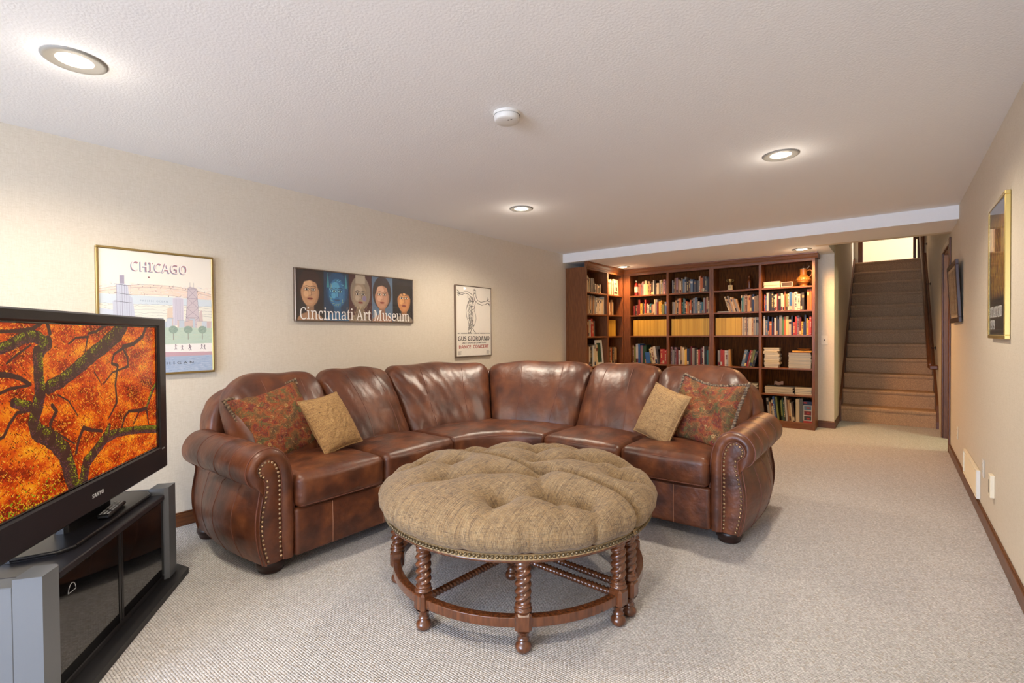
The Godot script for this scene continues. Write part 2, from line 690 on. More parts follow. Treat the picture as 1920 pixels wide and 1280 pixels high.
func tapestry() -> ImageTexture:
	var n := 768
	var base := noise_img(n, 0.007, 3, 41)
	var t := ramped(base, [[0.0, "5a4530"], [0.3, "7a5a36"], [0.42, "94633a"], [0.5, "a0582f"], [0.62, "98482c"], [0.75, "7a3430"], [1.0, "a9703c"]])
	var im := t.get_image()
	strokes(im, 12000, pal("6b5230 864a2c 94663a 6e3428 5a4a34 9c7448 4a3a2c"), 3, 12, 2, true)
	var ink := pal("b8925c b0844e c8a874 3d2d26 7c7a4e a06a3a 4c4f3a 5a2a24")
	for i in 1300:
		var c := Vector2(rng.randf() * n, rng.randf() * n)
		var a := rng.randf() * TAU
		var r := rng.randf_range(6, 24)
		var turn := rng.randf_range(-3.5, 3.5)
		var pts := []
		for k in 13:
			var f := k / 12.0
			pts.append(c + Vector2(cos(a + turn * f), sin(a + turn * f)) * r * (1.0 - 0.6 * f))
		stroke(im, pts, rng.randf_range(1.6, 3.0), ink[rng.randi_range(0, ink.size() - 1)])
	for i in 18:
		var c := Vector2(rng.randf() * n, rng.randf() * n)
		var r := rng.randf_range(6, 12)
		var k1: Color = ink[rng.randi_range(0, 2)] if i % 2 else col("8a3038")
		for p in 7:
			var a := TAU * p / 7.0
			oval(im, c + Vector2(cos(a), sin(a)) * r, r * 0.5, r * 0.5, k1)
		disc(im, c, r * 0.5, col("54391f"))
		disc(im, c, r * 0.25, col("c9a25e"))
	for i in 60:
		var c := Vector2(rng.randf() * n, rng.randf() * n)
		var a := rng.randf() * TAU
		for s in 5:
			var p := c + Vector2(cos(a), sin(a)) * s * 11.0
			oval(im, p + Vector2(-sin(a), cos(a)) * 7.0, 6, 4, col("6f7042"))
			oval(im, p - Vector2(-sin(a), cos(a)) * 7.0, 6, 4, col("59603c"))
	return finish(im)

# ---------------------------------------------------------------- room shell
func room() -> void:
	var m := MB.new()
	m.bb(Vector3(XL - 0.12, -0.12, ZR + 0.12), Vector3(2.9, 0, -12.0))
	struct("floor", m, M.carpet)
	m = MB.new()
	m.bb(Vector3(XL - 0.12, H, ZR + 0.12), Vector3(XR + 0.12, H + 0.2, ZB))
	struct("ceiling", m, M.ceiling)
	m = MB.new()
	m.bb(Vector3(XL - 0.12, YB, ZB), Vector3(XR + 0.12, H + 0.2, ZB - 0.1))
	m.bb(Vector3(XL - 0.12, YB, ZB - 0.1), Vector3(-0.73, H + 0.2, ZK - 0.12))
	m.bb(Vector3(-0.73, YB, ZB - 0.1), Vector3(XR + 0.12, H + 0.2, -6.85))
	m.bb(Vector3(-0.73, YB, -6.966), Vector3(-0.606, YB + 0.1, ZK))
	struct("ceiling", m, M.ceiling)
	m = MB.new()
	m.bb(Vector3(XL - 0.12, 0, ZR + 0.12), Vector3(XL, H, ZK - 0.12))
	struct("wall_left", m, M.wallpaper)
	m = MB.new()
	m.bb(Vector3(XL, 0, ZK), Vector3(-0.606, YB, ZK - 0.12))
	struct("wall_back", m, M.wall)
	# right wall with the doorway to the next room
	m = MB.new()
	m.bb(Vector3(XR, 0, ZR + 0.12), Vector3(XR + 0.12, H, -6.92))
	m.bb(Vector3(XR, 2.2, -6.92), Vector3(XR + 0.12, H, -7.78))
	m.bb(Vector3(XR, 0, -7.78), Vector3(XR + 0.12, H, -11.7))
	m.bb(Vector3(XR, H, -6.85), Vector3(XR + 0.12, 5.1, -11.7))
	struct("wall_right", m, M.wallpaper)
	# rear wall with the daylight windows (behind the camera)
	m = MB.new()
	var w0 := -2.7
	var w1 := 0.4
	m.bb(Vector3(XL, 0, ZR), Vector3(w0, H, ZR + 0.12))
	m.bb(Vector3(w1, 0, ZR), Vector3(XR, H, ZR + 0.12))
	m.bb(Vector3(w0, 0, ZR), Vector3(w1, 0.3, ZR + 0.12))
	m.bb(Vector3(w0, 2.1, ZR), Vector3(w1, H, ZR + 0.12))
	struct("wall_rear", m, M.wallpaper)
	var wm := MB.new()
	for x in [w0 + 0.03, (w0 + w1) / 2.0, w1 - 0.03]:
		wm.bb(Vector3(x - 0.03, 0.3, ZR + 0.02), Vector3(x + 0.03, 2.1, ZR + 0.09), 0.006)
	for y in [0.33, 2.07]:
		wm.bb(Vector3(w0, y - 0.03, ZR + 0.025), Vector3(w1, y + 0.03, ZR + 0.085), 0.006)
	var win := struct("window_1", wm, M.white_paint)
	wm = MB.new()
	wm.bb(Vector3(w0 + 0.03, 0.33, ZR + 0.052), Vector3(w1 - 0.03, 2.07, ZR + 0.058))
	obj("pane", wm, M.pane, win)
	# stairwell shaft
	m = MB.new()
	m.bb(Vector3(-0.73, 0, ZK - 0.12), Vector3(-0.606, H + 0.2, -11.7))
	m.bb(Vector3(-0.73, 0, ZK), Vector3(-0.606, YB, ZK - 0.12)) if false else null
	m.bb(Vector3(-0.73, YB + 0.1, -6.966), Vector3(-0.606, H + 0.2, ZK - 0.12))
	m.bb(Vector3(-0.73, H + 0.2, -6.966), Vector3(-0.606, 5.1, -11.7))
	struct("wall_stairwell", m, M.wall)
	m = MB.new()
	m.bb(Vector3(-0.73, YB, -6.85), Vector3(XR, 5.1, -6.966))
	struct("wall_stair_front", m, M.wall)
	# upper storey
	m = MB.new()
	m.bb(Vector3(-2.6, 2.4, -11.75), Vector3(2.6, 2.616, -15.6))
	struct("floor", m, M.stair_carpet)
	m = MB.new()
	m.bb(Vector3(-2.7, 5.1, -6.8), Vector3(2.7, 5.2, -15.7))
	struct("ceiling", m, M.ceiling)
	m = MB.new()
	m.bb(Vector3(-2.6, 2.6, -11.7), Vector3(-0.53, 5.1, -11.82))
	m.bb(Vector3(0.46, 2.6, -11.7), Vector3(2.6, 5.1, -11.82))
	m.bb(Vector3(-0.53, 4.65, -11.7), Vector3(0.46, 5.1, -11.82))
	struct("wall_upper_front", m, M.wall)
	m = MB.new()
	m.bb(Vector3(-2.6, 2.6, -15.5), Vector3(2.6, 5.1, -15.6))
	m.bb(Vector3(-2.7, 2.4, -11.7), Vector3(-2.6, 5.1, -15.6))
	m.bb(Vector3(2.6, 2.4, -11.7), Vector3(2.7, 5.1, -15.6))
	struct("wall_upper_far", m, M.bright_wall)
	m = MB.new()
	m.bb(Vector3(-2.6, 2.616, -15.5), Vector3(-0.42, 2.81, -15.47), 0.004)
	m.bb(Vector3(0.12, 2.616, -15.5), Vector3(2.6, 2.86, -15.47), 0.004)
	struct("baseboard_upper", m, mat("b9b4ac", 0.6))
	# door posts at the head of the stairs
	m = MB.new()
	m.bb(Vector3(-0.53, 2.617, -11.69), Vector3(-0.455, 4.65, -11.83), 0.004)
	m.bb(Vector3(0.30, 2.617, -11.69), Vector3(0.345, 4.65, -11.83), 0.004)
	m.bb(Vector3(0.36, 2.617, -11.69), Vector3(0.46, 4.65, -11.76), 0.004)
	var dr := struct("door_2", m, M.trim_v)
	for y in [3.02, 4.2]:
		m = MB.new()
		m.bb(Vector3(0.345, y - 0.05, -11.695), Vector3(0.36, y + 0.05, -11.71), 0.002)
		obj("hinge", m, M.gold, dr)
	# room beyond the right-hand doorway
	m = MB.new()
	m.bb(Vector3(2.8, 0, -5.2), Vector3(2.9, H, -9.6))
	m.bb(Vector3(XR + 0.12, 0, -5.2), Vector3(2.8, H, -5.3))
	m.bb(Vector3(XR + 0.12, 0, -9.5), Vector3(2.8, H, -9.6))
	struct("wall_next_room", m, mat("dfe0c0", 0.85))
	m = MB.new()
	m.bb(Vector3(XR + 0.12, H, -5.2), Vector3(2.9, H + 0.1, -9.6))
	struct("ceiling", m, M.ceiling)
	# doorway jambs and casing
	m = MB.new()
	m.bb(Vector3(XR - 0.001, 0, -6.921), Vector3(XR + 0.125, 2.2, -6.94))
	m.bb(Vector3(XR - 0.001, 0, -7.76), Vector3(XR + 0.125, 2.2, -7.779))
	m.bb(Vector3(XR - 0.001, 2.18, -6.94), Vector3(XR + 0.125, 2.199, -7.76))
	var d1 := struct("door_1", m, M.trim_v)
	m = MB.new()
	m.bb(Vector3(XR - 0.018, 0, -6.86), Vector3(XR - 0.001, 2.26, -6.925), 0.004)
	m.bb(Vector3(XR - 0.018, 0, -7.775), Vector3(XR - 0.001, 2.26, -7.84), 0.004)
	obj("casing", m, M.trim_v, d1)
	m = MB.new()
	m.bb(Vector3(XR - 0.018, 2.195, -6.925), Vector3(XR - 0.001, 2.26, -7.775), 0.004)
	obj("head_casing", m, M.trim_z, d1)
	# baseboards
	var sets := [["baseboard_left", Vector3(XL, 0, ZR), Vector3(XL + 0.015, 0.085, -6.19), M.trim_z, Vector3(XL, 0.085, ZR), Vector3(XL + 0.009, 0.095, -6.19)],
		["baseboard_right", Vector3(XR - 0.015, 0, ZR), Vector3(XR, 0.085, -6.86), M.trim_z, Vector3(XR - 0.009, 0.085, ZR), Vector3(XR, 0.095, -6.86)],
		["baseboard_back", Vector3(-0.79, 0, ZK), Vector3(-0.592, 0.085, ZK + 0.015), M.trim_x, Vector3(-0.79, 0.085, ZK), Vector3(-0.595, 0.095, ZK + 0.009)],
		["baseboard_stairwell", Vector3(-0.606, 0, ZK), Vector3(-0.591, 0.085, -8.47), M.trim_z, Vector3(-0.606, 0.085, ZK), Vector3(-0.597, 0.095, -8.47)]]
	for s in sets:
		m = MB.new()
		m.bb(s[1], s[2], 0.003)
		m.bb(s[4], s[5], 0.004)
		struct(s[0], m, s[3])

func stairs() -> void:
	var rise := 0.218
	var run := 0.287
	var zb := Basis(Vector3(0, 0, -1), Vector3.UP, Vector3(1, 0, 0))
	var t := thing("staircase", "straight flight of brown carpeted stairs climbing beside the right wall", "staircase", Vector3(0, 0, -8.45))
	for k in 12:
		var pl := PackedVector2Array([Vector2(0.028, 0), Vector2(0.022, 0.16), Vector2(0.006, 0.178), Vector2(0, 0.194), Vector2(0.004, 0.209), Vector2(0.018, 0.218), Vector2(run + 0.04, 0.218), Vector2(run + 0.04, 0.17), Vector2(0.06, 0.17), Vector2(0.06, 0)])
		var m := MB.new()
		m.prism(pl, -0.578, 0.456, Vector3(0, rise * k, -run * k), zb)
		obj("step", m, M.stair_carpet, t)
	var top := 12 * rise
	for sd in [[-0.606, -0.579, "trim_1"], [0.457, XR, "trim_2"]]:
		var pl := PackedVector2Array([Vector2(-0.02, 0), Vector2(-0.02, 0.09), Vector2(0.06, 0.30), Vector2(run * 11 + 0.06, top + 0.09), Vector2(run * 11 + 0.06, top - 0.3), Vector2(0.35, 0)])
		var m := MB.new()
		m.prism(pl, sd[0] + 0.0005, sd[1] - 0.0005, Vector3(0, 0, -8.45), zb)
		struct(sd[2], m, M.trim_z)
	# handrail
	var r := thing("handrail", "dark wooden handrail on brackets along the right stairwell wall", "handrail", Vector3(0.40, 0.80, -8.62))
	var dir := Vector3(0, 0.218, -0.287).normalized()
	var bs := Basis(Vector3(1, 0, 0), Vector3(0, dir.z * -1.0, dir.y), -dir)
	var m := MB.new()
	m.box(dir * 1.9, Vector3(0.05, 0.085, 3.8), 0.016, bs)
	obj("rail", m, M.trim_z, r)
	m = MB.new()
	m.box(Vector3(0.036, -0.005, 0.012), Vector3(0.096, 0.06, 0.05), 0.012)
	obj("end_return", m, M.trim_x, r)
	for s in [0.55, 2.2, 3.5]:
		var p: Vector3 = dir * s
		m = MB.new()
		m.tube([p + Vector3(0, -0.04, 0), p + Vector3(0.01, -0.085, 0), p + Vector3(0.05, -0.09, 0), p + Vector3(0.082, -0.09, 0)], 0.007, 8)
		m.lathe([Vector2(0, 0), Vector2(0.022, 0), Vector2(0.022, 0.006), Vector2(0, 0.006)], 12, p + Vector3(0.083, -0.09, 0), Basis(Vector3(0, 0, 1), Vector3(-1, 0, 0), Vector3(0, -1, 0)))
		obj("bracket", m, M.black_matte, r)

func lamps() -> void:
	var spots := [[Vector3(-2.714, H, -0.52), "large round recessed ceiling light nearest the television"],
		[Vector3(-2.714, H, -3.655), "recessed ceiling light above the left wing of the sofa"],
		[Vector3(-0.581, H, -3.64), "recessed ceiling light on the main ceiling near the right wall"],
		[Vector3(-0.581, H, -0.52), "recessed ceiling light overhead just out of the view"],
		[Vector3(-2.714, H, 2.62), "recessed ceiling light behind the viewpoint near the left wall"],
		[Vector3(-0.581, H, 2.62), "recessed ceiling light behind the viewpoint near the right wall"],
		[Vector3(-0.896, YB, -7.056), "recessed light in the lowered ceiling before the jug shelf"],
		[Vector3(-3.30, YB, -7.076), "recessed light in the lowered ceiling at the bookcase corner"]]
	for s in spots:
		var t := thing("recessed_light", s[1], "ceiling light", s[0], Basis.IDENTITY, "recessed ceiling lights")
		var big: float = 1.0
		var m := MB.new()
		m.lathe([Vector2(0.108, 0.0), Vector2(0.107, -0.006), Vector2(0.100, -0.010), Vector2(0.092, -0.008), Vector2(0.063, -0.0035)], 48, Vector3.ZERO, Basis.IDENTITY.scaled(Vector3(big, 1, big)))
		obj("trim_ring", m, M.lamp_ring, t)
		m = MB.new()
		m.lathe([Vector2(0.0, -0.012), Vector2(0.03, -0.0105), Vector2(0.052, -0.007), Vector2(0.063, -0.003)], 32)
		obj("lamp_lens", m, M.lamp_face, t)
		var sp := SpotLight3D.new()
		sp.name = "lamp_beam"
		var low: bool = s[0].y < H
		sp.light_color = col("ffc07c" if low else "fff0da")
		sp.light_energy = 1.1 * CAN * ((0.75 if s[0].x < -2.0 else 1.45) if low else 1.0)
		sp.spot_angle = 80.0
		sp.spot_angle_attenuation = 0.6
		sp.spot_range = 12.0
		sp.spot_attenuation = 2.0
		sp.light_size = 0.06
		sp.shadow_enabled = true
		t.add_child(sp)
		sp.position = Vector3(0, -0.03, 0)
		sp.rotation = Vector3(-PI / 2, 0, 0)
		var om := OmniLight3D.new()
		om.name = "lamp_spill"
		om.light_color = col("ffe0ba" if low else "fff4e6")
		om.light_energy = 0.012 * CAN
		om.light_size = 0.02
		om.omni_range = 12.0
		om.omni_attenuation = 2.0
		om.shadow_enabled = true
		t.add_child(om)
		om.position = Vector3(0, -0.12, 0)
	# next room's lamp
	var t2 := thing("ceiling_lamp", "plain ceiling lamp in the room beyond the doorway", "ceiling light", Vector3(1.5, H, -7.2))
	var q := MB.new()
	q.lathe([Vector2(0, -0.09), Vector2(0.08, -0.08), Vector2(0.13, -0.04), Vector2(0.14, 0)], 32)
	obj("lamp_shade", q, glow("f4ffd8", 4.0), t2)
	var o2 := OmniLight3D.new()
	o2.name = "lamp_light"
	o2.light_color = col("f6f6c8")
	o2.light_energy = 1.2
	o2.light_size = 0.1
	o2.omni_range = 12.0
	o2.omni_attenuation = 2.0
	o2.shadow_enabled = true
	t2.add_child(o2)
	o2.position = Vector3(0, -0.2, 0)

# ---------------------------------------------------------------- sectional sofa
# q runs along the sofa: left wing q < 0, round corner 0..QA, right wing beyond; d is the distance from the back, y the height
const KX := -3.58
const KZ := -4.08
const QA := 1.5708

func sp(q: float, d: float, y: float) -> Vector3:
	if q < 0.0:
		return Vector3(KX + d, y, KZ + 1.5 - q)
	if q > QA:
		return Vector3(KX + 1.5 + q - QA, y, KZ + d)
	var r := 1.5 - d
	return Vector3(KX + 1.5 - r * cos(q), y, KZ + 1.5 - r * sin(q))

var wr: FastNoiseLite

func sofa() -> void:
	wr = FastNoiseLite.new()
	wr.seed = 9
	wr.frequency = 3.0
	wr.fractal_octaves = 3
	var t := thing("sectional_sofa", "brown leather sectional sofa with rolled arms, nailheads and a rounded corner", "sofa", Vector3.ZERO)
	# frame: back shell and front rail
	var m := MB.new()
	var q0 := -1.33
	var q1 := QA + 1.33
	m.soft(Vector3((q1 - q0) / 2.0, 0.43, 0.10), 0.05, Vector3i(90, 8, 2), func(p: Vector3, s: Vector3) -> Vector3:
		var e := (absf(p.x) - ((q1 - q0) / 2.0 - 0.24)) / 0.24
		var f := (p.y - 0.19) / 0.24
		var y := p.y
		var x := p.x
		if e > 0.0 and f > 0.0:
			var e2 := e * sqrt(1.0 - f * f * 0.5)
			var f2 := f * sqrt(1.0 - e * e * 0.5)
			x = signf(p.x) * ((q1 - q0) / 2.0 - 0.24 + 0.24 * e2)
			y = 0.19 + 0.24 * f2
		return sp((q0 + q1) / 2.0 + x, 0.115 + p.z - (y - 0.0) * 0.10 + 0.03, y + 0.515))
	obj("back_frame", m, M.leather, t)
	m = MB.new()
	m.soft(Vector3((q1 - q0) / 2.0 - 0.12, 0.13, 0.40), 0.02, Vector3i(80, 3, 4), func(p: Vector3, s: Vector3) -> Vector3:
		return sp((q0 + q1) / 2.0 + p.x, 0.62 + p.z + 0.006 * cos(s.y * 1.5), p.y + 0.205))
	obj("front_rail", m, M.leather, t)
	for q in [-0.99, -0.63, -0.30, 0.0, QA, QA + 0.30, QA + 0.63, QA + 0.99]:
		m = MB.new()
		m.tube([sp(q, 1.024, 0.085), sp(q, 1.028, 0.2), sp(q, 1.024, 0.325)], 0.0022, 5)
		obj("rail_seam", m, M.thread, t)
	# seats
	var seats := [[-1.205, -0.632], [-0.628, -0.004], [0.0, QA], [QA + 0.004, QA + 0.628], [QA + 0.632, QA + 1.205]]
	for i in 5:
		var a: float = seats[i][0]
		var b: float = seats[i][1]
		var hw := (b - a) / 2.0
		var corner := i == 2
		var nx := 34 if corner else 16
		var fn := func(p: Vector3, s: Vector3) -> Vector3:
			var crown := (1.0 - s.x * s.x) * (1.0 - pow(absf(s.z), 2.6))
			var y := p.y + (0.030 * crown if p.y > 0.0 else 0.0)
			var bulge := 0.018 * (1.0 - s.x * s.x) * (1.0 - s.y * s.y) * (1.0 if p.z > 0.0 else 0.0)
			var q := (a + b) / 2.0 + p.x
			var d := 0.725 + p.z + bulge
			if corner:
				d -= 0.02
			var w := sp(q, d, y + 0.425)
			w.y += 0.004 * wr.get_noise_3dv(w * 2.5)
			return w
		m = MB.new()
		m.soft(Vector3(hw, 0.095, 0.325), 0.045, Vector3i(nx, 3, 14), fn, 5)
		var seat := obj("seat_cushion", m, M.leather, t)
		m = MB.new()
		for yy in [0.485, 0.352]:
			var pts := []
			for k in nx + 1:
				var u := -1.0 + 2.0 * k / nx
				u *= 0.95
				pts.append(sp((a + b) / 2.0 + u * hw, 1.036 + 0.016 * (1.0 - u * u) - (0.02 if corner else 0.0) + (0.004 if yy < 0.4 else 0.0), yy + (0.012 * (1.0 - u * u) if yy > 0.4 else 0.0)))
			m.tube(pts, 0.003, 5)
		obj("welt", m, M.welt, seat)
	# back cushions: two over the arms, two mid, two curved in the corner
	var backs := [[-1.30, -0.62], [-0.615, 0.0], [0.005, QA / 2 - 0.004], [QA / 2 + 0.004, QA - 0.005], [QA, QA + 0.615], [QA + 0.62, QA + 1.30]]
	for i in 6:
		var a: float = backs[i][0]
		var b: float = backs[i][1]
		var hw := (b - a) / 2.0
		var outer := -1.0 if i == 0 else (1.0 if i == 5 else 0.0)
		var corner := i == 2 or i == 3
		var ph := i * 2.3
		var fn := func(p: Vector3, s: Vector3) -> Vector3:
			var x := p.x
			var y := p.y
			if outer != 0.0:
				var e := (x * outer - (hw - 0.22)) / 0.22
				var f := (y - 0.06) / 0.22
				if e > 0.0 and f > 0.0:
					x = outer * (hw - 0.22 + 0.22 * e * sqrt(1.0 - f * f * 0.5))
					y = 0.06 + 0.22 * f * sqrt(1.0 - e * e * 0.5)
			var sx := x / hw
			var sy := y / 0.28
			var puff := (1.0 - pow(absf(sx), 3.0)) * (1.0 - pow(absf(sy), 2.4))
			var z := p.z * (0.72 + 0.28 * puff) + (0.045 * puff if p.z > 0.0 else 0.0)
			# the top swells a little and sags at the seams
			y += 0.022 * (1.0 - sx * sx) * clampf(sy, 0.0, 1.0) - 0.006 * sin(sx * 7.0 + ph) * clampf(sy, 0, 1)
			var d := 0.375 - 0.17 * sy + z
			# gathered folds
			if p.z > 0.0:
				var fold := wr.get_noise_2d(x * 4.2 + y * 1.6 + ph, y * 0.9 + ph)
				var edge := smoothstep(0.15, 1.0, absf(sx + 0.15 * sin(ph))) if not corner else smoothstep(0.0, 0.8, (sx if i == 3 else -sx * 0.3 + 0.5))
				d += 0.012 * fold * (0.25 + edge)
				d += 0.006 * wr.get_noise_2d(x * 1.2 - ph, y * 1.2)
			return sp((a + b) / 2.0 + x, d, y + 0.725)
		m = MB.new()
		m.soft(Vector3(hw, 0.28, 0.115), 0.085, Vector3i(34, 28, 2), fn, 6)
		var cu := obj("back_cushion", m, M.leather, t)
		m = MB.new()
		for u in ([-0.35, 0.42] if not corner else [-0.4, 0.45]):
			var pts := []
			for k in 15:
				var sy := -0.75 + 1.62 * k / 14.0
				var x: float = u * hw + 0.02 * sin(sy * 2.0 + ph)
				pts.append((fn.call(Vector3(x, sy * 0.28, 0.115), Vector3.ZERO) as Vector3))
			m.tube(pts, 0.0026, 5)
		# welt round the cushion's face
		var wl := []
		for k in 48:
			var an := TAU * k / 48.0
			var cx := clampf(cos(an) * 1.25, -1, 1) * (hw - 0.02)
			var cy := clampf(sin(an) * 1.25, -1, 1) * 0.262
			wl.append((fn.call(Vector3(cx, cy, 0.06), Vector3.ZERO) as Vector3))
		m.tube(wl, 0.0032, 5, true)
		obj("welt", m, M.welt, cu)
	# arms
	arm(t, QA + 1.208, 1.0)
	arm(t, -1.208, -1.0)
	# bun feet
	for f in [[-1.29, 0.90], [-1.30, 0.14], [QA + 1.29, 0.90], [QA + 1.30, 0.14], [-0.02, 0.14], [QA + 0.02, 0.14], [-0.02, 0.9], [QA + 0.02, 0.9]]:
		m = MB.new()
		m.lathe([Vector2(0, 0.0), Vector2(0.052, 0.0), Vector2(0.062, 0.006), Vector2(0.066, 0.014), Vector2(0.064, 0.02), Vector2(0.072, 0.03), Vector2(0.08, 0.048), Vector2(0.078, 0.066), Vector2(0.066, 0.08), Vector2(0, 0.084)], 28, sp(f[0], f[1], 0.0))
		obj("bun_foot", m, M.dark_foot, t)
	pillows()

func arm_outline() -> Array:
	return V("0.0,0.078 -0.006,0.2 -0.006,0.36 0.0,0.50 0.018,0.59 0.055,0.652 0.10,0.682 0.14,0.686 0.185,0.674 0.222,0.643 0.244,0.598 0.246,0.556 0.232,0.517 0.205,0.492 0.178,0.484 0.176,0.46 0.186,0.40 0.197,0.33 0.198,0.25 0.186,0.16 0.165,0.078")

func smooth_path(pts: Array, n: int) -> Array:
	var c := Curve3D.new()
	var m := pts.size()
	for i in m:
		var a: Vector2 = pts[maxi(i - 1, 0)]
		var b: Vector2 = pts[mini(i + 1, m - 1)]
		var tg: Vector2 = (b - a) * 0.17
		c.add_point(Vector3(pts[i].x, pts[i].y, 0), Vector3(-tg.x, -tg.y, 0), Vector3(tg.x, tg.y, 0))
	c.bake_interval = 0.004
	var out := []
	var l := c.get_baked_length()
	for i in n:
		var p := c.sample_baked(l * i / (n - 1))
		out.append(Vector2(p.x, p.y))
	return out

func arm(t: Node3D, qin: float, sg: float) -> void:
	var n := 96
	var ol := smooth_path(arm_outline(), n)
	# inner panel: the outline drawn in
	var il := smooth_path(V("0.062,0.080 0.066,0.2 0.066,0.36 0.066,0.50 0.076,0.57 0.10,0.615 0.135,0.632 0.168,0.622 0.192,0.592 0.194,0.562 0.180,0.538 0.162,0.526 0.154,0.505 0.158,0.46 0.172,0.40 0.185,0.33 0.186,0.25 0.174,0.16 0.153,0.080"), n)
	var front := 0.985
	var P := func(l: float, y: float, d: float) -> Vector3:
		return sp(qin + sg * l, d, y)
	var m := MB.new()
	m.grid(func(u: float, w: float) -> Vector3:
		var p: Vector2 = ol[int(round(u * (n - 1)))]
		var d := lerpf(front, 0.17, w)
		var x := p.x
		if p.y < 0.48 and p.x > 0.08:
			x += 0.05 * sin(PI * clampf(w * 1.15, 0, 1)) * sin(PI * clampf((p.y - 0.03) / 0.5, 0, 1)) + 0.015 * sin(PI * w)
		else:
			x += 0.012 * w
		return P.call(x, p.y + (0.012 * w if p.y > 0.48 else 0.0), d), n - 1, 24)
	# rear cap
	var mid := Vector2.ZERO
	for p in ol: mid += p
	mid /= n
	for i in n - 1:
		m.tri(P.call(ol[i].x + 0.012, ol[i].y + (0.012 if ol[i].y > 0.48 else 0.0), 0.17), P.call(ol[i + 1].x + 0.012, ol[i + 1].y + (0.012 if ol[i + 1].y > 0.48 else 0.0), 0.17), P.call(mid.x, mid.y, 0.165), P.call(0, 0, 0.0) - P.call(0, 0, 1.0))
	var body := obj("arm_body", m, M.leather, t)
	# padded roll round the front
	m = MB.new()
	m.grid(func(u: float, w: float) -> Vector3:
		var i := int(round(u * (n - 1)))
		var p: Vector2 = ol[i].lerp(il[i], w)
		return P.call(p.x, p.y, front + 0.030 * sqrt(maxf(0.0, sin(PI * clampf(w * 0.9, 0, 1))))), n - 1, 10)
	obj("front_roll", m, M.leather, t)
	m = MB.new()
	m.grid(func(u: float, w: float) -> Vector3:
		# the panel as a ladder between its two long sides
		var i := int(round(u * 47))
		var p: Vector2 = il[i].lerp(il[n - 1 - i], w)
		return P.call(p.x, p.y, front + 0.012 + 0.010 * sin(PI * w)), 47, 8)
	obj("front_panel", m, M.leather, t)
	m = MB.new()
	var pts := []
	for p in ol: pts.append(P.call(p.x, p.y, front + 0.001))
	m.tube(pts, 0.0045, 6)
	pts = []
	for p in il: pts.append(P.call(p.x, p.y, front + 0.016))
	m.tube(pts, 0.0035, 6)
	obj("welt", m, M.welt, t)
	# seams across the roll and down the side
	m = MB.new()
	for w in [0.22, 0.45, 0.72]:
		pts = []
		for i in range(22, n):
			var p: Vector2 = ol[i]
			var x := p.x
			if p.y < 0.48 and p.x > 0.08:
				x += 0.05 * sin(PI * clampf(w * 1.15, 0, 1)) * sin(PI * clampf((p.y - 0.03) / 0.5, 0, 1)) + 0.015 * sin(PI * w)
			else:
				x += 0.012 * w
			pts.append(P.call(x, p.y + (0.012 * w if p.y > 0.48 else 0.0), lerpf(front, 0.17, w)))
		m.tube(pts, 0.0026, 5)
	obj("seam", m, M.welt, body)
	# nailheads just inside the panel's edge
	m = MB.new()
	var step := 0.0
	for i in range(1, n):
		var a: Vector2 = il[i - 1]
		var b: Vector2 = il[i]
		step += a.distance_to(b)
		if step > 0.0195:
			step = 0.0
			var tn: Vector2 = (b - a).normalized()
			var q: Vector2 = b + Vector2(tn.y, -tn.x) * 0.013
			var fw: Vector3 = (P.call(0, 0, 1.0) - P.call(0, 0, 0.0)).normalized()
			var sx := fw.cross(Vector3.UP)
			m.lathe([Vector2(0.0086, -0.002), Vector2(0.0084, 0.0015), Vector2(0.0058, 0.005), Vector2(0.0, 0.0065)], 9, P.call(q.x, q.y, front + 0.017), Basis(sx, fw, sx.cross(fw)))
	tag(obj("nailhead_trim", m, M.brass_old, t), "", "", "", "stuff")

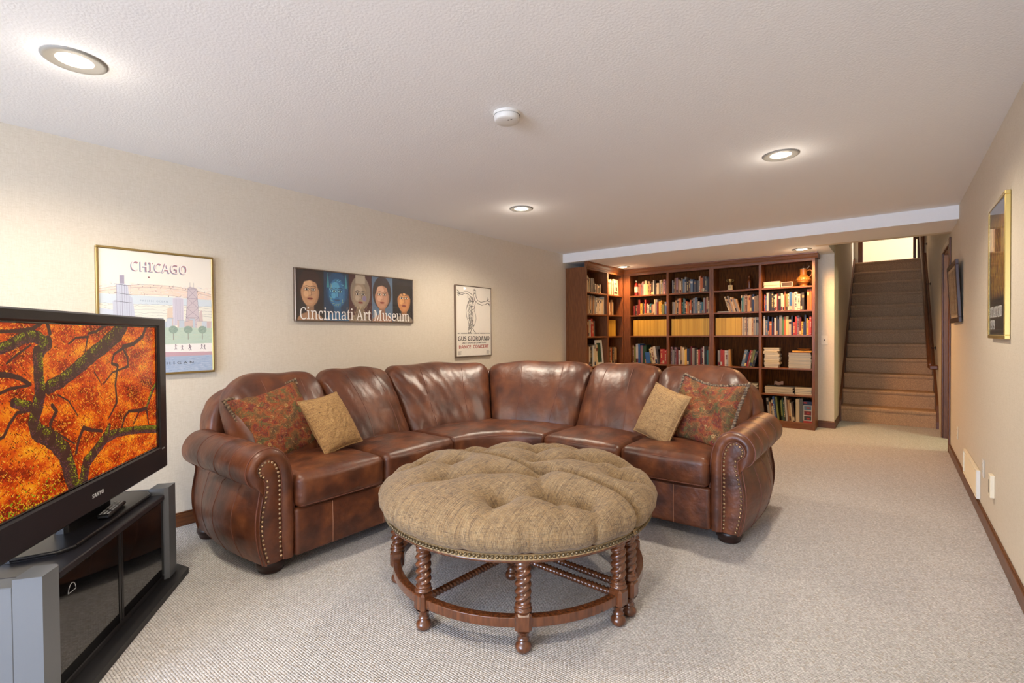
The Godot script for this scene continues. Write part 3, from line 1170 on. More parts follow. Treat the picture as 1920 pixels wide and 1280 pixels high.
func pillow(called: String, label: String, at: Vector3, u: Vector3, v: Vector3, sz: Vector2, thick: float, mt: Material, fringe: bool, sag: float, sd: float) -> void:
	v = (v - u * u.dot(v)).normalized()
	var nn := u.cross(v).normalized()
	var t := thing(called, label, "pillow", at, Basis(u, v, nn), "throw pillows on the sofa")
	var fn := func(a: float, b: float, side: float) -> Vector3:
		var x := a * 2.0 - 1.0
		var y := b * 2.0 - 1.0
		var k := pow((1.0 - x * x) * (1.0 - y * y), 0.42)
		# corners stay out, sides draw in
		var px := x * (1.0 - 0.055 * (1.0 - x * x) - 0.07 * (1.0 - y * y) * x * x)
		var py := y * (1.0 - 0.055 * (1.0 - y * y) - 0.07 * (1.0 - x * x) * y * y)
		py -= sag * maxf(0.0, y) * maxf(0.0, 1.0 - pow(absf(x), 1.6))
		var z := side * thick * k
		z += 0.010 * wr.get_noise_3d(px * 2.0 + sd, py * 2.0, side) * k
		if sag > 0.0 and side > 0.0:
			z -= 0.05 * sag / 0.2 * exp(-pow((x * 0.7 + y * 0.7 - 0.2) / 0.22, 2)) * k
		return Vector3(px * sz.x * 0.5, py * sz.y * 0.5, z)
	var m := MB.new()
	m.grid(func(a: float, b: float) -> Vector3: return fn.call(a, b, 1.0), 34, 34, false, false, 1)
	m.grid(func(a: float, b: float) -> Vector3: return fn.call(a, b, -1.0), 34, 34, false, false, -1)
	# v runs upwards: turn the front face outwards
	obj("cover", m, mt, t)
	var pts := []
	var N := 90 if fringe else 40
	for e in 4:
		for i in N:
			var f := float(i) / N
			var p: Vector2 = [Vector2(f, 0), Vector2(1, f), Vector2(1.0 - f, 1), Vector2(0, 1.0 - f)][e]
			pts.append(fn.call(p.x, p.y, 1.0))
	if fringe:
		for s in 2:
			m = MB.new()
			var rr := []
			var pp := []
			for i in pts.size():
				var out: Vector3 = Vector3(pts[i].x, pts[i].y, 0).normalized()
				pp.append(pts[i] + out * (0.005 + 0.005 * sin(i * 1.7 + s * PI + 0.8 * sin(i * 0.37))) + Vector3(0, 0, 0.007 * cos(i * 1.7 + s * PI + 0.8 * sin(i * 0.37))))
				rr.append(0.0080 + 0.003 * sin(i * 2.3 + s * 2.0))
			m.tube(pp, rr, 6, true)
			obj("cord_fringe", m, [M.cord, M.cord_light][s], t)
	else:
		m = MB.new()
		m.tube(pts, 0.005, 6, true)
		obj("piping", m, mt, t)

func pillows() -> void:
	pillow("throw_pillow", "large rust tapestry pillow with corded fringe by the left arm", Vector3(-3.105, 0.725, -1.56), Vector3(-0.061, 0.189, -0.98).normalized(), Vector3(-0.517, 0.834, 0.193).normalized(), Vector2(0.47, 0.49), 0.085, M.tapestry, true, 0.03, 0.0)
	pillow("throw_pillow", "small tan woven pillow leaning on the left tapestry pillow", Vector3(-2.895, 0.712, -1.80), Vector3(-0.26, 0.07, -0.96).normalized(), Vector3(-0.455, 0.838, 0.302).normalized(), Vector2(0.34, 0.385), 0.075, M.tan_weave, false, 0.0, 5.0)
	pillow("throw_pillow", "large rust tapestry pillow with dented top by the right arm", Vector3(-1.03, 0.735, -3.50), Vector3(0.953, -0.085, 0.284).normalized(), Vector3(0.18, 0.901, -0.379).normalized(), Vector2(0.485, 0.48), 0.085, M.tapestry, true, 0.16, 9.0)
	pillow("throw_pillow", "small tan woven pillow leaning on the right tapestry pillow", Vector3(-1.285, 0.705, -3.365), Vector3(0.877, -0.218, 0.428).normalized(), Vector3(0.349, 0.901, -0.257).normalized(), Vector2(0.338, 0.386), 0.075, M.tan_weave, false, 0.0, 14.0)

# ---------------------------------------------------------------- round ottoman, two half rounds pushed together
const OC := Vector3(-1.565, 0, -2.054)
const OPHI := 0.065

func twist(m: MB, a: Vector3, b: Vector3, r0: float, r1: float, pitch: float, nu: int, nv: int) -> void:
	var ax := (b - a)
	var l := ax.length()
	ax /= l
	var x := ax.cross(Vector3(0.3, 0.2, 0.9) if absf(ax.y) > 0.5 else Vector3.UP).normalized()
	var z := x.cross(ax)
	m.grid(func(u: float, w: float) -> Vector3:
		var an := u * TAU
		var h := w * l
		var e := clampf(minf(h, l - h) / 0.02, 0.0, 1.0)
		var r := r0 + (r1 - r0) * pow(0.5 + 0.5 * cos(2.0 * an + TAU * h / pitch), 0.42) * (0.35 + 0.65 * e)
		return a + ax * h + (x * cos(an) + z * sin(an)) * r, nu, nv, true)

func ottoman() -> void:
	# leg pieces, shared by all legs
	var post := MB.new()
	post.lathe([Vector2(0.026, 0.168), Vector2(0.036, 0.170), Vector2(0.038, 0.176), Vector2(0.034, 0.182), Vector2(0.029, 0.185), Vector2(0.033, 0.189), Vector2(0.034, 0.194), Vector2(0.029, 0.199), Vector2(0.025, 0.202)], 24)
	twist(post, Vector3(0, 0.198, 0), Vector3(0, 0.358, 0), 0.0225, 0.0345, 0.032, 36, 110)
	post.lathe([Vector2(0.025, 0.352), Vector2(0.032, 0.356), Vector2(0.032, 0.364), Vector2(0.028, 0.368), Vector2(0.028, 0.376)], 24)
	var post_mesh := post.mesh()
	var blk := MB.new()
	blk.box(Vector3(0, 0.128, 0), Vector3(0.07, 0.084, 0.07), 0.013)
	var blk_mesh := blk.mesh()
	var foot := MB.new()
	foot.lathe([Vector2(0, 0), Vector2(0.018, 0.0), Vector2(0.028, 0.006), Vector2(0.034, 0.018), Vector2(0.034, 0.028), Vector2(0.028, 0.04), Vector2(0.019, 0.047), Vector2(0.024, 0.052), Vector2(0.025, 0.057), Vector2(0.019, 0.063), Vector2(0.022, 0.072), Vector2(0.03, 0.086), Vector2(0.034, 0.092)], 24)
	var foot_mesh := foot.mesh()
	var tf_world := [V("0.224,0.434 0.371,0.265 -0.143,0.377 -0.487,0.320 0.0,0.19 0.165,0.085 -0.328,0.145 -0.56,0.14 0.52,0.22"), V("0.223,-0.29 -0.111,-0.332 0.384,-0.419 -0.465,-0.35 0.003,-0.53 -0.306,-0.545 0.50,-0.17 0.05,-0.12 -0.36,-0.13 -0.57,-0.15")]
	var pleats := [[0.38, 0.78, 0.83, 1.19, 1.73, 2.2, 2.6], [0.3, 0.75, 1.2, 1.6, 2.05, 2.5]]
	for hf in 2:
		var ph := OPHI + (PI if hf == 1 else 0.0)
		var bs := Basis(Vector3(cos(ph), 0, sin(ph)), Vector3.UP, Vector3(-sin(ph), 0, cos(ph)))
		var lab: String = ["front half of round tan tufted ottoman on twisted wooden legs", "rear half of round tan tufted ottoman, next to the sofa corner"][hf]
		var t := thing("ottoman_half", lab, "ottoman", OC, bs, "two halves of the round tufted ottoman")
		var tf := []
		for p in tf_world[hf]:
			var q: Vector3 = bs.inverse() * Vector3(p.x, 0, p.y)
			tf.append(Vector2(q.x, q.z))
		var seg := []
		for i in tf.size():
			for j in range(i + 1, tf.size()):
				if tf[i].distance_to(tf[j]) < 0.33:
					seg.append([tf[i], tf[j]])
		for p in tf:
			if p.length() > 0.36:
				seg.append([p, p.normalized() * 0.72])
		var pr := V("0,0.630 0.1,0.630 0.2,0.630 0.3,0.628 0.4,0.623 0.5,0.612 0.56,0.600 0.61,0.585 0.65,0.564 0.68,0.538 0.700,0.509 0.709,0.479 0.705,0.453 0.693,0.432 0.679,0.419 0.668,0.412")
		var surf := func(th: float, s: float) -> Vector3:
			var x := s * (pr.size() - 1)
			var i := mini(int(x), pr.size() - 2)
			var p: Vector2 = pr[i].lerp(pr[i + 1], x - i)
			var r := p.x
			var y := p.y
			var side := clampf((0.60 - y) / 0.12, 0.0, 1.0)
			var dl := r * sin(th)
			var w := 0.06
			if dl < w:
				var k := (w - dl) / w
				var rd := 1.0 - sqrt(maxf(0.0, 1.0 - k * k))
				y -= 0.08 * rd * (1.0 - side)
				r -= 0.05 * rd * side
			var g := Vector2(r * cos(th), r * sin(th))
			for q in tf:
				var dd: float = g.distance_squared_to(q)
				if dd < 0.06:
					y -= (0.060 * exp(-dd / 0.0011) + 0.042 * exp(-dd / 0.010)) * (1.0 - side)
			for e in seg:
				var ab: Vector2 = e[1] - e[0]
				var tt := clampf((g - e[0]).dot(ab) / ab.length_squared(), 0.0, 1.0)
				var d2 := g.distance_squared_to(e[0] + ab * tt)
				if d2 < 0.01:
					y -= (0.009 * exp(-d2 / 0.0002) + 0.016 * exp(-d2 / 0.003)) * (1.0 - side) * (1.0 - 0.4 * tt)
			for a in pleats[hf]:
				var da: float = (th - a) * 0.7
				r -= 0.012 * side * exp(-da * da / 0.00012) * clampf((0.60 - y) / 0.1, 0, 1)
			r += 0.004 * side * sin(th * 23.0 + hf) * sin(th * 9.0)
			return Vector3(r * cos(th), y, maxf(0.004, r * sin(th)))
		var m := MB.new()
		m.grid(func(u: float, w: float) -> Vector3:
			return surf.call(PI * (0.5 - 0.5 * cos(PI * u)) * 0.45 + PI * u * 0.55, w), 190, 105, false, false, 0)
		obj("tufted_cushion", m, M.tweed, t)
		m = MB.new()
		# the flat inner faces along the cut
		m.grid(func(u: float, w: float) -> Vector3:
			var p: Vector3 = surf.call(0.0 if u < 0.5 else PI, absf(u * 2.0 - 1.0))
			return Vector3(p.x, lerpf(p.y - 0.001, 0.412, w), 0.0045), 60, 6)
		obj("cut_face", m, M.tweed, t)
		# buttons
		for q in tf:
			m = MB.new()
			var base: Vector3 = surf.call(atan2(q.y, q.x), _profile_share(pr, q.length()))
			m.lathe([Vector2(0.011, -0.002), Vector2(0.0105, 0.003), Vector2(0.007, 0.006), Vector2(0, 0.007)], 12, base)
			obj("button", m, M.tweed, t)
		# gimp, nail row, wooden rim
		m = MB.new()
		var arc := func(r: float, y: float, n: int, a0 := 0.02) -> Array:
			var o := []
			for i in n + 1:
				var a := lerpf(a0, PI - a0, float(i) / n)
				o.append(Vector3(r * cos(a), y, maxf(0.004, r * sin(a))))
			return o
		m.tube(arc.call(0.664, 0.398, 70), 0.0125, 8)
		obj("gimp_band", m, M.gimp, t)
		m = MB.new()
		for i in 112:
			var a := 0.03 + (PI - 0.06) * i / 111.0
			var o := Vector3(cos(a), 0, sin(a))
			m.lathe([Vector2(0.0082, -0.002), Vector2(0.008, 0.001), Vector2(0.0056, 0.0048), Vector2(0, 0.0062)], 8, o * 0.680 + Vector3(0, 0.4035, 0), Basis(Vector3(-sin(a), 0, cos(a)), o, Vector3.UP))
		tag(obj("nailhead_trim", m, M.nail_dark, t), "", "", "", "stuff")
		m = MB.new()
		var deck := PackedVector2Array()
		for i in 49:
			var a := PI * i / 48.0
			deck.append(Vector2(0.664 * cos(a), maxf(0.004, 0.664 * sin(a))))
		m.prism(deck, -0.412, -0.374, Vector3.ZERO, Basis(Vector3(1, 0, 0), Vector3(0, 0, 1), Vector3(0, -1, 0)))
		m.tube(arc.call(0.662, 0.383, 60), 0.0085, 8)
		obj("rim_rail", m, M.cherry, t)
		# legs
		var ang := [4.4, 47.2, 90.0, 132.8, 175.6, -1.0]
		for a in ang:
			var at := Vector3(0, 0, 0.05) if a < 0.0 else Vector3(cos(deg_to_rad(a)), 0, sin(deg_to_rad(a))) * 0.625
			var lg: MeshInstance3D
			if a < 0.0:
				var cm := MB.new()
				cm.lathe([Vector2(0.03, 0.165), Vector2(0.034, 0.172), Vector2(0.026, 0.18), Vector2(0.03, 0.2), Vector2(0.026, 0.3), Vector2(0.034, 0.374)], 20)
				lg = obj("leg", cm, M.cherry, t)
			else:
				lg = obj("leg", post_mesh, M.cherry, t)
			lg.position = at
			lg.rotation.y = -deg_to_rad(a if a > 0.0 else 0.0)
			obj("block", blk_mesh, M.cherry, lg)
			obj("bun_foot", foot_mesh, M.cherry, lg)
		for i in 4:
			var a0 := deg_to_rad(ang[i]) + 0.053
			var a1 := deg_to_rad(ang[i + 1]) - 0.053
			m = MB.new()
			m.grid(func(u: float, w: float) -> Vector3:
				var cs: Vector2 = [Vector2(0.606, 0.104), Vector2(0.639, 0.104), Vector2(0.642, 0.107), Vector2(0.642, 0.141), Vector2(0.639, 0.144), Vector2(0.606, 0.144), Vector2(0.603, 0.141), Vector2(0.603, 0.107)][int(round(u * 8)) % 8]
				var a := lerpf(a0, a1, w)
				return Vector3(cs.x * cos(a), cs.y, cs.x * sin(a)), 8, 14, true)
			obj("curved_stretcher", m, M.cherry, t)
		for a in [4.4, 90.0, 175.6]:
			var d := Vector3(cos(deg_to_rad(a)), 0, sin(deg_to_rad(a)))
			var p0 := Vector3(0, 0.13, 0.05) + (Vector3(d.x, 0, 0) if a != 90.0 else d) * 0.04
			var p1 := d * 0.59 + Vector3(0, 0.13, 0)
			m = MB.new()
			twist(m, p0, p1, 0.0105, 0.0172, 0.020, 14, 200)
			obj("twisted_stretcher", m, M.cherry, t)

func _profile_share(pr: Array, r: float) -> float:
	for i in pr.size() - 1:
		if pr[i + 1].x >= r:
			return (i + (r - pr[i].x) / (pr[i + 1].x - pr[i].x)) / (pr.size() - 1)
	return 1.0

# ---------------------------------------------------------------- television and its stand
func card(w: float, h: float, z := 0.0) -> MB:
	var m := MB.new()
	m.v = PackedVector3Array([Vector3(-w / 2, h / 2, z), Vector3(w / 2, h / 2, z), Vector3(w / 2, -h / 2, z), Vector3(-w / 2, -h / 2, z)])
	m.n = PackedVector3Array([Vector3(0, 0, 1), Vector3(0, 0, 1), Vector3(0, 0, 1), Vector3(0, 0, 1)])
	m.uv = PackedVector2Array([Vector2(0, 0), Vector2(1, 0), Vector2(1, 1), Vector2(0, 1)])
	m.ix = PackedInt32Array([0, 1, 2, 0, 2, 3])
	var k := MB.new()
	k.box(Vector3(0, 0, z - 0.0025), Vector3(w, h, 0.004))
	for i in k.v.size():
		m.v.append(k.v[i]); m.n.append(k.n[i]); m.uv.append(Vector2(0.004, 0.004))
	for i in k.ix:
		m.ix.append(i + 4)
	return m

func media() -> void:
	var bs := Basis(Vector3(-0.795, 0, -0.607).normalized(), Vector3.UP, Vector3(0.607, 0, -0.795).normalized())
	var o := Vector3(-2.985, 0, -0.988)
	var t := thing("tv_stand", "low black television stand with two smoked glass doors and grey end pillars", "tv stand", o, bs)
	var m := MB.new()
	m.prism(PackedVector2Array([Vector2(-1.08, 0.0), Vector2(0.03, 0.0), Vector2(0.09, 0.07), Vector2(0.09, 0.46), Vector2(-1.08, 0.46)]), 0.0, 0.03, Vector3.ZERO, Basis(Vector3(1, 0, 0), Vector3(0, 0, -1), Vector3(0, 1, 0)))
	obj("plinth", m, M.black_matte, t)
	m = MB.new()
	m.bb(Vector3(-0.95, 0.44, -0.062), Vector3(-0.09, 0.468, -0.46), 0.004)
	obj("top_panel", m, M.bezel, t)
	m = MB.new()
	m.bb(Vector3(-0.95, 0.03, -0.07), Vector3(-0.09, 0.055, -0.46), 0.003)
	m.bb(Vector3(-0.95, 0.055, -0.44), Vector3(-0.09, 0.44, -0.46))
	m.bb(Vector3(-0.95, 0.24, -0.11), Vector3(-0.09, 0.255, -0.44))
	m.bb(Vector3(-0.53, 0.055, -0.11), Vector3(-0.51, 0.44, -0.44))
	obj("carcass", m, M.black_matte, t)
	for s in 2:
		m = MB.new()
		if s == 0:
			m.prism(PackedVector2Array([Vector2(-1.05, 0.05), Vector2(-0.965, 0.05), Vector2(-0.95, 0.065), Vector2(-0.95, 0.13), Vector2(-1.05, 0.13)]), 0.03, 0.50, Vector3.ZERO, Basis(Vector3(1, 0, 0), Vector3(0, 0, -1), Vector3(0, 1, 0)))
			m.bb(Vector3(-1.05, 0.03, -0.13), Vector3(-1.03, 0.475, -0.46), 0.003)
			m.bb(Vector3(-1.03, 0.03, -0.13), Vector3(-0.95, 0.468, -0.46), 0.003)
		else:
			m.prism(PackedVector2Array([Vector2(0.01, 0.05), Vector2(-0.075, 0.05), Vector2(-0.09, 0.065), Vector2(-0.09, 0.13), Vector2(0.01, 0.13)]), 0.03, 0.50, Vector3.ZERO, Basis(Vector3(1, 0, 0), Vector3(0, 0, -1), Vector3(0, 1, 0)))
			m.bb(Vector3(-0.01, 0.03, -0.13), Vector3(0.01, 0.475, -0.46), 0.003)
			m.bb(Vector3(-0.09, 0.03, -0.13), Vector3(-0.01, 0.468, -0.46), 0.003)
		obj("end_pillar", m, M.stand_side, t)
	for s in 2:
		m = MB.new()
		var x0: float = [-0.944, -0.517][s]
		m.bb(Vector3(x0, 0.06, -0.068), Vector3(x0 + 0.421, 0.437, -0.073), 0.0015)
		var dr := obj("glass_door", m, M.gloss_black, t)
		m = MB.new()
		m.bb(Vector3(x0 + (0.405 if s == 0 else 0.0), 0.06, -0.0665), Vector3(x0 + (0.421 if s == 0 else 0.016), 0.437, -0.0675))
		obj("edge_strip", m, M.black, dr)
	m = MB.new()
	var arc := []
	for i in 13:
		arc.append(Vector3(-0.86 + 0.022 * cos(PI * i / 12.0), 0.36 + 0.03 * sin(PI * i / 12.0), -0.0675))
	arc.append(Vector3(-0.882, 0.36, -0.0675))
	m.tube(arc, 0.0012, 5, true)
	obj("door_mark", m, M.pale_key, t)
	# television
	var tv := thing("television", "wide flat television in a dark bezel showing an orange maple tree", "television", o + bs * Vector3(-0.5, 0.468, -0.15), bs)
	var X := func(x: float) -> float: return x + 0.5
	var Y := func(y: float) -> float: return y - 0.468
	m = MB.new()
	m.box(Vector3(0, (Y.call(1.333) + Y.call(1.378)) / 2.0, -0.02), Vector3(1.33, 0.045, 0.06), 0.007)
	m.box(Vector3(0, (Y.call(0.556) + Y.call(0.68)) / 2.0, -0.02), Vector3(1.33, 0.124, 0.06), 0.007)
	for s in [-1.0, 1.0]:
		m.box(Vector3(s * 0.623, Y.call(1.0065), -0.0195), Vector3(0.084, 0.68, 0.059), 0.007)
	obj("bezel", m, M.bezel, tv)
	m = MB.new()
	for y in [0.683, 1.330]:
		m.bb(Vector3(-0.581, Y.call(y) - 0.004, 0.002), Vector3(0.581, Y.call(y) + 0.004, -0.012), 0.002)
	for x in [-0.578, 0.578]:
		m.bb(Vector3(x - 0.004, Y.call(0.683), 0.002), Vector3(x + 0.004, Y.call(1.33), -0.012), 0.002)
	obj("inner_trim", m, M.gloss_black, tv)
	var sc := card(1.161, 0.653, -0.008)
	var sm := mat("000000", 0.25)
	sm.emission_enabled = true
	sm.emission = Color.BLACK
	sm.emission_texture = maple()
	sm.emission_energy_multiplier = 0.95
	var scr := obj("screen", sc, sm, tv)
	scr.position = Vector3(0, Y.call(1.0065), 0)
	m = MB.new()
	m.box(Vector3(0, Y.call(0.965), -0.075), Vector3(1.30, 0.78, 0.06), 0.02)
	m.box(Vector3(0, Y.call(0.93), -0.12), Vector3(0.8, 0.5, 0.07), 0.03)
	obj("back_case", m, M.black_matte, tv)
	m = MB.new()
	m.box(Vector3(0.06, 0.065, -0.085), Vector3(0.34, 0.12, 0.05), 0.012)
	obj("neck", m, M.black, tv)
	m = MB.new()
	m.prism(PackedVector2Array([Vector2(-0.24, -0.035), Vector2(0.38, -0.035), Vector2(0.43, 0.0), Vector2(0.465, 0.12), Vector2(0.44, 0.26), Vector2(-0.30, 0.26), Vector2(-0.325, 0.12), Vector2(-0.29, 0.0)]), 0.001, 0.018, Vector3.ZERO, Basis(Vector3(1, 0, 0), Vector3(0, 0, -1), Vector3(0, 1, 0)))
	m.tube([Vector3(-0.24, 0.012, 0.034), Vector3(0.38, 0.012, 0.034), Vector3(0.43, 0.012, 0.0), Vector3(0.465, 0.012, -0.12)], 0.007, 8)
	m.tube([Vector3(-0.24, 0.012, 0.034), Vector3(-0.29, 0.012, 0.0), Vector3(-0.325, 0.012, -0.12)], 0.007, 8)
	obj("base_plate", m, M.black, tv)
	lettering(tv, "SANYO", M.silver_print, Vector3(-0.03, Y.call(0.617), 0.010), Basis.IDENTITY, 0.085, 0.017, false, 700, 0.0008, "brand_lettering")
	lettering(tv, "HDTV", M.pale_key, Vector3(0.61, Y.call(0.668), 0.0105), Basis.IDENTITY, 0.03, 0.008, false, 700, 0.0008, "small_lettering")
	# remote control
	var rc := thing("remote_control", "slim black remote control with pale buttons on the television base", "remote control", o + bs * Vector3(-0.37, 0.487, -0.165), bs * Basis(Vector3.UP, 0.12))
	m = MB.new()
	m.box(Vector3(0, 0.010, 0), Vector3(0.20, 0.018, 0.048), 0.005)
	obj("case", m, M.black, rc)
	m = MB.new()
	for i in 11:
		for j in 3:
			if (i + j) % 5 != 4:
				m.box(Vector3(-0.085 + i * 0.0165, 0.0198, -0.014 + j * 0.014), Vector3(0.010, 0.0025, 0.008), 0.001)
	tag(obj("button_pad", m, M.pale_key, rc), "", "", "", "stuff")

func maple() -> ImageTexture:
	var W := 1024
	var Hh := 576
	var nz := noise_img(256, 0.02, 4, 81)
	nz.resize(W, Hh)
	var im := ramped(nz, [[0.0, "4a1606"], [0.35, "a02c08"], [0.5, "c8440a"], [0.65, "e06c10"], [1.0, "f6a820"]]).get_image()
	var leaf := pal("e8701a d84e0c c8380e f09020 f4aa2a b42a10 e0600f f6c040 d0440c 6c1c0a e87a18 9a240c c83410 3a1006")
	for i in 15000:
		var x := rng.randi_range(0, W)
		var y := rng.randi_range(0, Hh)
		var c: Color = leaf[rng.randi_range(0, leaf.size() - 1)]
		c = c.lightened(rng.randf() * 0.06)
		var l := rng.randi_range(3, 9)
		for k in l:
			im.fill_rect(Rect2i(x + k, y + int(k * (0.8 if i % 2 else -0.7)), 2, 2), c)
	for i in 900:
		im.fill_rect(Rect2i(rng.randi_range(0, W), rng.randi_range(0, Hh), rng.randi_range(1, 5), rng.randi_range(1, 4)), col("3c1206"))
	for i in 500:
		var p := Vector2(140 + rng.randfn(0, 110), 575 + rng.randfn(0, 40))
		im.fill_rect(Rect2i(int(p.x), int(p.y), rng.randi_range(2, 8), rng.randi_range(2, 5)), [col("b99a12"), col("7f8a1a"), col("d9b21c")][i % 3])
	var br := {
"q": "287,417,5 342,464,5 390,562,5", "s": "497,312,6 545,400,3", "t": "65,213,6 108,170,6 165,123,6", "p": "268,626,8 322,680,6 370,730,5", "r": "24,363,8 75,342,8 151,338,8",
"g": "705,165,11 741,233,11 745,300,9 622,329,6 555,401,5", "i": "900,649,11 918,775,8", "j": "836,657,8 775,743,6",
"m": "595,-9,12 512,49,9 464,60,8 443,173,6", "n": "463,81,8 390,87,6 348,123,6", "o": "256,469,12 278,508,12 247,568,12 246,616,8",
"c": "152,472,8 102,470,9 72,515,9 48,574,8 -20,600,6", "f": "705,165,11 634,205,9 617,266,9 662,286,12 642,415,11 650,544,11 616,599,8 582,646,5",
"h": "1000,470,17 954,530,17 900,649,15 836,651,14 745,632,11 707,666,11 681,746,8", "k": "-20,59,8 110,51,9 173,38,11 228,-9,12", "l": "236,-23,12 253,61,14",
"a": "706,155,15 794,136,15 876,80,15 914,-5,18", "b": "-20,251,15 76,274,14 118,296,12 158,334,11", "e": "539,709,11 470,681,12 424,651,14 397,708,12 378,789,11",
"stump": "88,417,26 153,452,29", "limbL": "241,121,37 186,78,34 140,83,32 84,119,28 -20,170,26", "knob": "244,107,34 197,176,38",
"limbLow": "410,1010,51 438,874,40 497,822,37 569,760,38 657,761,29 780,783,28 1020,850,32", "d": "592,691,20 569,755,29",
"limbR": "243,364,40 312,335,40 387,280,44 480,204,51 582,130,55 673,52,61 709,-14,66",
"trunk": "370,1010,56 312,757,58 242,648,52 181,594,46 169,538,41 187,469,44 202,381,43 196,274,38 194,168,37"}
	for key in br:
		var pts := []
		for w in br[key].split(" "):
			var q: PackedStringArray = w.split(",")
			pts.append(Vector3(float(q[0]) * W / 1000.0, float(q[1]) * Hh / 1000.0, float(q[2]) * Hh / 1000.0))
		for i in pts.size() - 1:
			var a: Vector3 = pts[i]
			var b: Vector3 = pts[i + 1]
			var d := Vector2(b.x - a.x, b.y - a.y)
			var steps := int(d.length() / maxf(1.5, a.z * 0.3)) + 1
			var nrm := Vector2(-d.y, d.x).normalized()
			if nrm.y > 0.0:
				nrm = -nrm
			for s in steps + 1:
				var q := a.lerp(b, float(s) / steps)
				var c := Vector2(q.x, q.y) + Vector2(rng.randf_range(-1, 1), rng.randf_range(-1, 1)) * q.z * 0.1
				disc(im, c, q.z, col("41261f").lightened(rng.randf() * 0.04))
			if a.z > 9.0:
				for s in int(steps * (5.0 + a.z * 0.6)):
					var q := a.lerp(b, rng.randf())
					var off := rng.randf_range(-0.95, 0.95)
					var c := Vector2(q.x, q.y) + nrm * q.z * off + d.normalized() * rng.randf_range(-2, 2)
					var moss := off > -0.1 + rng.randf_range(-0.3, 0.3)
					var k: Color
					if moss:
						k = [col("96981e"), col("6c7414"), col("bcb62c"), col("545610"), col("7c6a18")][rng.randi_range(0, 4)]
						k = k.darkened(clampf(0.30 - off * 0.6, 0, 0.5))
					else:
						k = [col("5a3444"), col("6a3c34"), col("3f2230"), col("7a4a34")][rng.randi_range(0, 3)]
					im.fill_rect(Rect2i(int(c.x), int(c.y), rng.randi_range(2, 5), rng.randi_range(1, 4)), k)
	return finish(im)

# ---------------------------------------------------------------- framed pictures
func picture(label: String, at: Vector3, bs: Basis, w: float, h: float, fw: float, depth: float, fm: Material, tex: Texture2D, group := "framed prints on the left wall") -> Node3D:
	var t := thing("framed_print", label, "framed print", at, bs, group)
	var m := MB.new()
	for s in [-1.0, 1.0]:
		m.box(Vector3(0, s * (h - fw) / 2.0, depth / 2.0 + 0.001), Vector3(w, fw, depth), 0.003)
		m.box(Vector3(s * (w - fw) / 2.0, 0, depth / 2.0 + 0.001), Vector3(fw, h - 2.0 * fw + 0.002, depth), 0.003)
	obj("frame", m, fm, t)
	var pm := mat("ffffff", 0.6)
	pm.albedo_texture = tex
	obj("print", card(w - 2.0 * fw + 0.004, h - 2.0 * fw + 0.004, depth * 0.8), pm, t)
	m = MB.new()
	m.box(Vector3(0, 0, depth * 0.8 + 0.003), Vector3(w - 2.0 * fw + 0.002, h - 2.0 * fw + 0.002, 0.002))
	obj("glass", m, M.pane, t)
	return t

